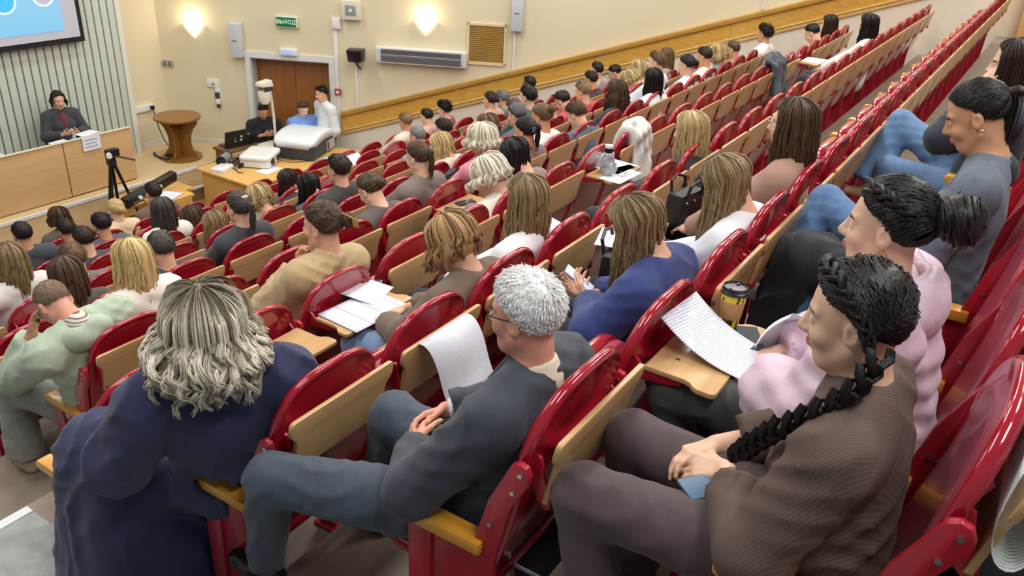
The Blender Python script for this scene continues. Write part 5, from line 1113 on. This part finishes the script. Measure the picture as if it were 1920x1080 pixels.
for c in CR_:
    i, r, k, dx, dy, dz, sty, hc, top, fem, lab = c; OCC.add((r, k))
    o, J = crowd(r, k, dx, dy, dz, sty, hc, top, fem, lab, {42: 'brown', 4: 'warm', 25: 'rosy'}.get(i, R.choice(['light', 'fair', 'light', 'warm'])), legs={67: '#7d98ba', 16: '#2b3a55'}.get(i), hy={48: 24, 54: 20, 30: 20, 42: 20, 53: 10}.get(i, 0))
    M4 = mat4(J)
    if i == 64: glasses(o, J, M_CHROME)
    if i == 17: m = MB(); m.lathe([(.018, -.012), (.032, -.006), (.034, .006), (.02, .014)], (0, -.075, .095), 14); obj('scrunchie', m.mesh('scrunchie', mat('pink scrunchie', '#dca7a0', .8)), o, mw=M4)
    if i == 43: m = MB(); m.tube([(.07*math.sin(a), .03+.06*math.cos(a), .115) for a in np.linspace(-1.5, 1.5, 9)], .008, 6); obj('sunglasses', m.mesh('sunglasses', M_BLACK), o, mw=M4)
    if i == 36: v, f = shellpatch(.022, .92); obj('knitted_cap', npmesh('knitted_cap', v, f, mat('grey knit', '#5d5e62', .9, bump=.4, bscale=300)), o, mw=M4)
    if i == 35: m = MB(); m.hexa([(-.07, -.14, .0), (.07, -.14, .0), (.07, -.11, .0), (-.07, -.11, .0), (-.05, -.14, .045), (.05, -.14, .045), (.05, -.11, .045), (-.05, -.11, .045)]); obj('hair_bow', m.mesh('hair_bow', M_DARK, bevel=.01), o, mw=M4)
    if i == 37: m = MB(); m.tube([(.05*math.cos(a), -.135, .03+.05*math.sin(a)) for a in np.linspace(-1.2, 1.6, 9)], .008, 6); obj('claw_clip', m.mesh('claw_clip', mat('cream clip', '#e3d9b8', .4)), o, mw=M4)
    if i == 16: obj('hood', cloth('hood', [ell(J['N']-J['R'][:, 1]*.08-J['R'][:, 2]*.03, (.14, .07, .08), J['R'])], tint('#26324a'), .014), o)
# seats
LOW = {(0, 2), (2, 2), (2, 3), (1, 5), (3, 7), (4, 9), (2, 8), (2, 18), (7, 14), (8, 14), (6, 10), (5, 3)}
FIRST = {-1: 1, 0: 1, 1: 1, 2: 1, 3: 2}
for r in range(-1, 10):
    f = FIRST.get(r, 2 if r < 6 else 3)
    for k in range(f, 24):
        o3 = org(r, k)
        if o3[0]+.30 > wallx(o3[1]-.1)-.12: break
        if r == 9 and k > 8: break
        if r < 0 and k > 9: break
        seat(r, k, f, (r, k) in OCC, (r, k) in LOW, True if (r, k) == (-1, 6) else None)
# staff at the front
def standing_or_sitting(label, Jx, skin, fem, style, hc, topc, legc, loc, rz, g=None, hands=None, sleeve=.93, collar_c=None, group=None, neck=.012):
    p = obj('person', body_mesh(Jx, skin, .007, .022, fem, hands, hf=.006), None, loc); tag(p, label, 'person'); p.rotation_euler.z = rad(rz)
    obj('top', cloth('top', top_prims(Jx, fem, .016, 1.02, 1.1, sleeve, .08, neck), tint(topc), .014), p); obj('trousers', cloth('trousers', leg_prims(Jx, .012), tint(legc), .016), p)
    hs = style(grav(Jx)); hair_obj('hair', hs, H[hc], p, mat4(Jx))
    if collar_c: collar(p, Jx, tint(collar_c), .062, .03)
    for i in (0, 1): shoe(p, Jx, i, M_BLACK)
    return p
J = seated((0, .22, 1.17), (-30, 0, 0), sw=.205, wr=((-.09, .46, .84), (.06, .46, .84)), el=((-.28, .22, .74), (.28, .22, .74)))
hn = (((.6, .55, .2), (.2, -.7, .5), .8), ((-.6, .55, .2), (-.2, -.7, .5), .8))
standing_or_sitting('seated man in black T-shirt with head bent, by the white door jamb', J, 'rosy', 0, lambda g: short(420, .03, .35, (.2, .9), .014, .004, 60), 'black', '#16171b', '#1c1d22', (9.36, 10.86, ZF+.22), 150, None, hn, .02)
t = thing('office_chair', 'dark chair under the seated man in the black T-shirt', 'chair', (9.36, 10.86, ZF+.22), rad(150))
m = MB(); m.box(-.22, .22, .1, .5, .40, .44); m.obj('chair_seat', M_BLACK, t, bevel=.01)
for a, b in ((-.2, .12), (.2, .12), (-.2, .48), (.2, .48)): m = MB(); m.tube([(a, b, 0), (a, b, .4)], .015, 8); m.obj('leg', M_DARK, t)
J = seated((0, .22, 1.17), (-32, 0, 0), sw=.20, wr=((-.09, .5, .72), (.09, .5, .72)))
standing_or_sitting('seated man in light blue shirt with short brown hair, before the door', J, 'fair', 0, lambda g: short(420, .022, .35, (.2, .9), .010, .004, 61), 'brown', '#6f95d6', '#2a2d36', (9.76, 10.40, ZF+.26), 160, None, hn, .93, '#7fa2dd')
J = seated((0, .06, 1.70), (-12, 0, 0), P=(0, 0, .98), sw=.20, wr=((-.05, .20, .86), (.05, .22, .86)), el=((-.27, -.02, 1.13), (.27, -.02, 1.13)), kn=((-.1, .02, .50), (.1, .02, .50)), an=((-.11, -.02, .09), (.11, -.02, .09)))
standing_or_sitting('standing young man in white shirt and dark trousers by the door', J, 'light', 0, lambda g: short(460, .045, .35, (.2, .9), .014, .004, 62), 'black', '#dfe3e2', '#23252b', (9.90, 9.90, ZF), 75, None, (((.4, .6, -.6), (.3, -.8, -.2), .7), ((-.4, .6, -.6), (-.3, -.8, -.2), .7)), .93, '#e6e8e8')
J = seated((0, .20, 1.22), (-16, 0, 0), sw=.19, wr=((-.10, .44, .78), (.10, .44, .78)), kn=((-.11, .52, .54), (.11, .52, .54)), an=((-.11, .45, .09), (.11, .45, .09)))
p = standing_or_sitting('seated presenter with dark hair, dark jacket and maroon top behind the desk', J, 'light', 1, lambda g: hang(g, .11, 600, .012, 106, .006, .1, .02, .0032, 63), 'dark', '#35383f', '#22242a', (6.62, 12.10, ZS), 168, None, hn, .93, None, None, -.03)
obj('maroon_top', cloth('maroon_top', [ell(J['C']+J['R'][:, 1]*.085+J['R'][:, 2]*.02, (.06, .065, .15), J['R'])], tint('#6b2532'), .010, None), p)
t = thing('presenter_chair', 'dark chair back behind the seated presenter', 'chair', (6.62, 12.08, ZS), rad(168))
m = MB(); m.box(-.24, .24, -.02, .03, .42, .88); m.obj('chair_back', M_BLACK, t, bevel=.015)
m = MB(); m.box(-.24, .24, .03, .48, .40, .45); m.obj('chair_seat', M_BLACK, t, bevel=.012)
for a, b in ((-.2, .06), (.2, .06), (-.2, .44), (.2, .44)): m = MB(); m.tube([(a, b, 0), (a, b, .4)], .015, 8); m.obj('leg', M_DARK, t)
# ------------------------------------------------------------------ things on boards and seats
def bd(r, k, x, y, z=0): o = org(r, k); return o+A3((x, -.04-y, .966+z))
def bsheet(label, r, k, x0, x1, y0, y1, mm=None, az=0, **kw):
    cx, cy = (x0+x1)/2, (y0+y1)/2; pts = []
    for a, b in ((x0, y1), (x1, y1), (x1, y0), (x0, y0)): dx, dy = a-cx, b-cy; pts.append(bd(r, k, cx+dx*math.cos(az)-dy*math.sin(az), cy+dx*math.sin(az)+dy*math.cos(az), .002))
    return sheet('paper_sheet', label, pts, mm, **kw)
# coffee cup, phone and printed form on the lowered board before the pink jacket
c = bd(0, 2, .185, .12)
t = thing('coffee_cup', 'takeaway coffee cup with black lid, kraft sleeve and yellow black print', 'cup', tuple(c))
m = MB(); m.lathe([(0, 0), (.029, 0), (.030, .004), (.040, .125), (0, .125)], n=28); m.obj('cup', lined('yellow black print', '#d9bd22', '#1d1a12', 62, 'X', .42, .5, .42, 60), t, smooth=True)
m = MB(); m.lathe([(.0335, .035), (.0345, .036), (.0405, .098), (.0395, .099)], n=28); m.obj('kraft_sleeve', mat('kraft card', '#a57d4f', .75, '#ad8557', 20), t, smooth=True)
m = MB(); m.lathe([(0, .124), (.0445, .124), (.0455, .128), (.0445, .133), (.0415, .135), (.040, .147), (.037, .148), (.035, .143), (0, .142)], n=32); ldd = m.obj('lid', mat('black lid', '#1b1c20', .3), t, smooth=True)
m = MB(); m.tube([(.026, .0, .1425), (.026, 0, .146)], .006, 10); m.tube([(-.02, .01, .1425), (-.02, .01, .145)], .005, 10); m.obj('sip_hole', M_BLACK, ldd)
t = thing('smartphone', 'dark phone lying beside the coffee cup on the lowered board', 'phone', tuple(bd(0, 2, .13, .21, .002)), rad(-62))
m = MB(); m.box(-.038, .038, -.078, .078, 0, .008); m.obj('case', mat('dark glass', '#2a3038', .12, coat=.5), t, bevel=.006)
m = MB(); m.box(-.035, .035, -.075, .075, .008, .0085); m.obj('screen', mat('phone glass', '#3d4a58', .08, coat=1), t)
t0 = sheet('printed_form', 'large printed form bent over the lowered board beside the coffee cup', [bd(0, 2, -.13, .36, .004), bd(0, 2, .075, .40, .004), bd(0, 2, .14, .0, .06), bd(0, 2, -.10, -.02, .06)], lined('form print', '#e2e6f2', '#a0a7ba', 110, 'Y', .25, .7, .40, 30), n=16, fn=lambda u, v: .05*v**3-.02*np.sin(v*PI))
m = MB(); m.hexa([(.012, .255, .010), (.225, .255, .010), (.225, .262, .010), (.012, .262, .010), (.012, .255, .0115), (.225, .255, .0115), (.225, .262, .0115), (.012, .262, .0115)])
# notebook of the beige row and the curved handout
bsheet('ruled white form with long lines on the lowered board in front of the beige sweater', 2, 3, -.20, .17, .0, .27, lined('ruled form', '#dfe6f4', '#4a5568', 9, 'X', .03, .7), az=.06, n=8)
bsheet('second white sheet leaning over the ruled form', 2, 3, .02, .24, -.10, .12, None, -.25, n=8, fn=lambda u, v: .03*v)
flat_ph = lambda label, r, k, x, y, az, c_: (lambda t: ((lambda m: (m.box(-.038, .038, -.078, .078, 0, .010), m.obj('case', mat(c_, c_, .25), t, bevel=.005)))(MB()), (lambda m: (m.box(-.034, .034, -.073, .073, .010, .0105), m.obj('screen', mat('phone glass', '#3d4a58', .08, coat=1), t)))(MB())))(thing('smartphone', label, 'phone', tuple(bd(r, k, x, y, .001)), az))
flat_ph('blue phone in the hand beside the ruled form, lit pale blue', 2, 3, .21, -.05, .5, '#7fb0d8')
flat_ph('blue phone at the left of two lying on a lowered board', 3, 7, -.15, .13, .5, '#27407c'); flat_ph('dark phone at the right of two lying on a lowered board', 3, 7, .03, .10, 1.2, '#2b3442')
# handout curled over the folded board next to the suit
o3 = org(1, 2)
def curl_sheet(label, pts, w0, w1, mm):
    """paper bent along a profile in y,z and extended along x"""
    P = A3(pts); n = len(P); seg = np.r_[0, np.cumsum(np.linalg.norm(np.diff(P, axis=0), axis=1))]; s = np.linspace(0, seg[-1], 26); Q = np.stack([np.interp(s, seg, P[:, i]) for i in range(P.shape[1])], 1)
    for _ in range(6): Q[1:-1] = (Q[:-2]+2*Q[1:-1]+Q[2:])/4
    m = MB(); N_ = len(Q)
    V = [(w0, *q) for q in Q]+[(w1, *q) for q in Q]; m._add(V, [(i, i+1, N_+i+1, N_+i) for i in range(N_-1)]); me = m.mesh('paper_sheet', mm, smooth=True); o = obj('paper_sheet', me); md = o.modifiers.new('solid', 'SOLIDIFY'); md.thickness = .0012; return tag(o, label, 'paper')
q = curl_sheet('white handout curled over the folded board beside the white-haired man', [(.02, .84), (-.03, .95), (-.055, 1.03), (-.085, 1.055), (-.13, 1.04), (-.175, .96), (-.20, .86), (-.235, .80)], -.17, .13, lined('faint print', '#e3e6f0', '#d0d4e0', 130, 'Z', .3, .7, .46, 60)); q.location = tuple(o3)
o3 = org(-1, 1)
q = curl_sheet('printed sheets rolled between seat back and folded board at the lower right', [(-.045, 1.07), (-.035, .98), (-.035, .90), (-.06, .84), (-.10, .85), (-.115, .93), (-.11, 1.02), (-.09, 1.10)], -.24, .20, lined('rolled print', '#e2e4e2', '#9a9ea2', 95, 'X', .25, .7, .36, 30)); q.location = tuple(o3)
# tray with clear bottle
t = thing('clear_bottle', 'clear bottle with black cap standing in crumpled film on a lowered board', 'bottle', tuple(bd(2, 8, -.12, .12)))
cl = mat('clear bottle plastic', '#e6edf2', .12, trans=.85)
m = MB(); m.lathe([(0, 0), (.038, 0), (.04, .01), (.04, .13), (.028, .165), (.026, .18), (0, .18)], n=20); m.obj('bottle_body', cl, t, smooth=True)
m = MB(); m.lathe([(.029, .172), (.031, .175), (.031, .205), (0, .208)], n=18); m.obj('cap', M_BLACK, t, smooth=True)
m = MB(); m.lathe([(0, .206), (.03, .206), (.03, .225), (0, .226)], n=18); m.obj('cap_lid', M_WHITE, t, smooth=True)
V, F = sdfmesh([ell((.05, .02, .07), (.06, .05, .075), None, .04), ell((-.04, -.04, .05), (.05, .04, .05), None, .04), ell((0, .05, .09), (.05, .04, .05), None, .03)], .010, wr=[(.012, 60, 40, 30, 0), (.008, -50, 70, 60, 1)])
q = obj('plastic_film', npmesh('plastic_film', V, [F], mat('clear film', '#eef2f6', .15, trans=.75))); tag(q, 'crumpled clear plastic film around the clear bottle', 'bag'); q.location = tuple(bd(2, 8, -.10, .11, .004))
bsheet('white sheets on the lowered board with the clear bottle', 2, 8, -.05, .24, -.03, .2, None, .1); bsheet('white page at the edge of the clear bottle board', 2, 8, -.24, .10, .12, .30, None, .05)
bsheet('grey brochure on the white sheets by the clear bottle', 2, 8, .03, .2, .12, .2, mat('grey brochure', '#777a76', .6), .3)
t = thing('eyeglasses', 'folded wire spectacles on the page before the clear bottle', 'glasses', tuple(bd(2, 8, -.05, .24, .006)))
m = MB()
for s in (-1, 1): m.tube([(s*.032+.022*math.cos(a), .018*math.sin(a), .003) for a in np.linspace(0, 2*PI, 15)], .0018, 5, cap=False); m.tube([(s*.055, 0, .003), (s*.04, .07, .003)], .0018, 5)
m.obj('frame', M_DARK, t)
bsheet('paper with blue print on the lowered board near the blue blazer', 1, 5, -.24, -.02, .05, .25, mat('blue print', '#d9e2f2', .7, '#7f9fe0', 14))
flatsheet('white page behind the long hair of the woman in the blue blazer', 3.33, 1.42, -.36, .22, .3, .3)
bsheet('pale blue papers lying on a lowered board near the golden blond woman', 7, 14, -.24, .16, -.04, .26, lined('pale blue print', '#d6e2f3', '#a5c0e6', 30, 'Y', .3, .7, .5, 14), .05)
bsheet('folded white sheet standing on a board near the projector table', 8, 14, -.2, .2, -.05, .2, None, .1, n=8, fn=lambda u, v: .10*v)
bsheet('white notebook on the board below the large projector', 6, 10, -.2, .16, 0, .24); bsheet('open white notebook by the young man in profile', 2, 18, -.15, .2, 0, .24)
bsheet('white sheet on a lowered board left of the man in pale green', 5, 3, -.1, .2, 0, .24)
t = thing('dark_pouch', 'dark pouch on a lowered board between golden and platinum blond heads', 'bag', tuple(bd(4, 9, .10, .05, .045)))
V, F = sdfmesh([ell((0, 0, 0), (.09, .04, .035)), ell((.05, .0, .02), (.06, .035, .03))], .009); obj('pouch_body', npmesh('pouch_body', V, [F], mat('navy pouch', '#1a1c34', .4)), t)
# draped jackets
def draped(label, name, r, k, c, x0, x1, drop_b, drop_f, am=.012):
    P = []; zt_ = 1.14
    for u in np.linspace(x0, x1, 5):
        P += [cap((u, .10, zt_-drop_f), (u, .02, zt_), .035, .035, .05), cap((u, .02, zt_+.005), (u, -.055, zt_-.05), .035, .035, .04), cap((u, -.055, zt_-.05), (u+.03*math.sin(u*20), -.10, zt_-drop_b), .03, .04, .05)]
    o = obj(name, cloth(name, P, c, .011, [(am, 48, 14, 6, .4), (am*.6, -30, 20, 30, 1)]), None, tuple(org(r, k))); return tag(o, label, 'jacket')
draped('white jacket draped over a red seat back behind the clear bottle', 'white_jacket', 2, 9, tint('#d6d6d0', .8, '#dfdfda'), -.02, .24, .40, .2)
draped('dark grey jacket hanging over a seat back beside the cropped brown head', 'grey_jacket', 2, 16, tint('#4e555e', .85), -.22, .1, .36, .2)
P_ = [ell((0, .30, .52), (.19, .16, .075)), ell((-.10, .22, .56), (.10, .10, .07), None, .03), ell((.10, .36, .55), (.10, .10, .06), None, .03), cap((-.17, .40, .50), (.15, .46, .49), .04, .05, .03)]
q = obj('black_jacket', cloth('black_jacket', P_, mat('glossy black nylon', '#0e0f12', .35, bump=.4, bscale=40), .010, [(.012, 60, 35, 40, 0), (.007, -70, 50, 30, 1)]), None, tuple(org(-1, 6))); tag(q, 'glossy black jacket heaped on the lowered red seat', 'jacket')
# bags
def handbag(label, loc, w, d, h, rz):
    t = thing('handbag', label, 'bag', loc, rz); lm = mat('black grained leather', '#121317', .35, bump=.3, bscale=300)
    m = MB(); m.hexa([(-w/2, -d/2, 0), (w/2, -d/2, 0), (w/2, d/2, 0), (-w/2, d/2, 0), (-w*.46, -d*.4, h), (w*.46, -d*.4, h), (w*.46, d*.4, h), (-w*.46, d*.4, h)]); m.obj('bag_body', lm, t, bevel=.02)
    for s in (-1, 1): m = MB(); m.tube([(-w*.28, s*d*.4, h-.02), (-w*.26, s*d*.52, h+.05), (0, s*d*.58, h+.07), (w*.26, s*d*.52, h+.05), (w*.28, s*d*.4, h-.02)], .009, 8); m.obj('strap', lm, t)
    for a in (-.3, 0, .3): m = MB(); m.tube([(a*w, -d*.46, h*.8), (a*w, -d*.46-.006, h*.8)], .008, 10); m.obj('stud', M_CHROME, t)
handbag('black leather handbag with silver studs beside the woman in the blue blazer', (3.28, 1.44, -.62), .30, .14, .24, .2)
handbag('small black shoulder bag right of the woman in the blue blazer', (4.10, 1.46, -.56), .24, .12, .22, -.2)
t = thing('smartphone', 'pale denim blue phone in the lap of the woman with the plait', 'phone', tuple(org(-1, 1)+A3((-.02, .53, .60))), .9)
m = MB(); m.box(-.04, .04, -.08, .08, 0, .01); m.obj('case', mat('denim blue case', '#4a6a86', .4), t, bevel=.004)
o3 = org(-1, 2)
for lab, pts, cv in (('white folded paper standing up between the coffee cup and the woman in pink', [(.10, .66, .58), (.22, .60, .60), (.20, .50, .76), (.06, .56, .80)], .04), ('second white paper lying in the lap of the woman in pink', [(.02, .66, .60), (.20, .62, .60), (.18, .42, .66), (.0, .46, .66)], .02)):
    sheet('paper_sheet', lab, [o3+A3(q) for q in pts], None, fn=lambda u, v: cv*np.sin(v*PI)*(.6+.4*u)+.015*np.sin(u*7))
t = thing('black_handbag_floor', 'open black bag with pale lining on the floor by the lower edge', 'bag', tuple(org(0, 2)+A3((-.38, .05, .0)))); t.name = 'tote_bag'
m = MB(); m.hexa([(-.16, -.09, 0), (.16, -.09, 0), (.16, .09, 0), (-.16, .09, 0), (-.2, -.12, .32), (.2, -.12, .32), (.2, .12, .32), (-.2, .12, .32)]); m.obj('bag_body', M_BLACK, t, bevel=.02)
m = MB(); m.tube([(-.2, -.12, .325), (.2, -.12, .325), (.2, .12, .325), (-.2, .12, .325), (-.2, -.12, .325)], .008, 6); m.obj('rim', mat('pale grey piping', '#b9b9b0', .5), t)
P_ = [ell((2.0, -.36, -.28), (.75, .24, .26)), ell((2.6, -.32, -.36), (.9, .24, .16)), ell((2.3, -.20, -.41), (1.0, .16, .07)), ell((1.6, -.40, -.34), (.4, .22, .18))]  # unidentified dark fabric, one wide mass covering the tread behind the nearest row
q = obj('dark_fabric', cloth('dark_fabric', P_, mat('black fabric', '#0b0c10', .9), .02, [(.012, 14, 10, 8, 0)])); tag(q, 'dark fabric heaped behind the nearest red seat at the lower right', 'coat')
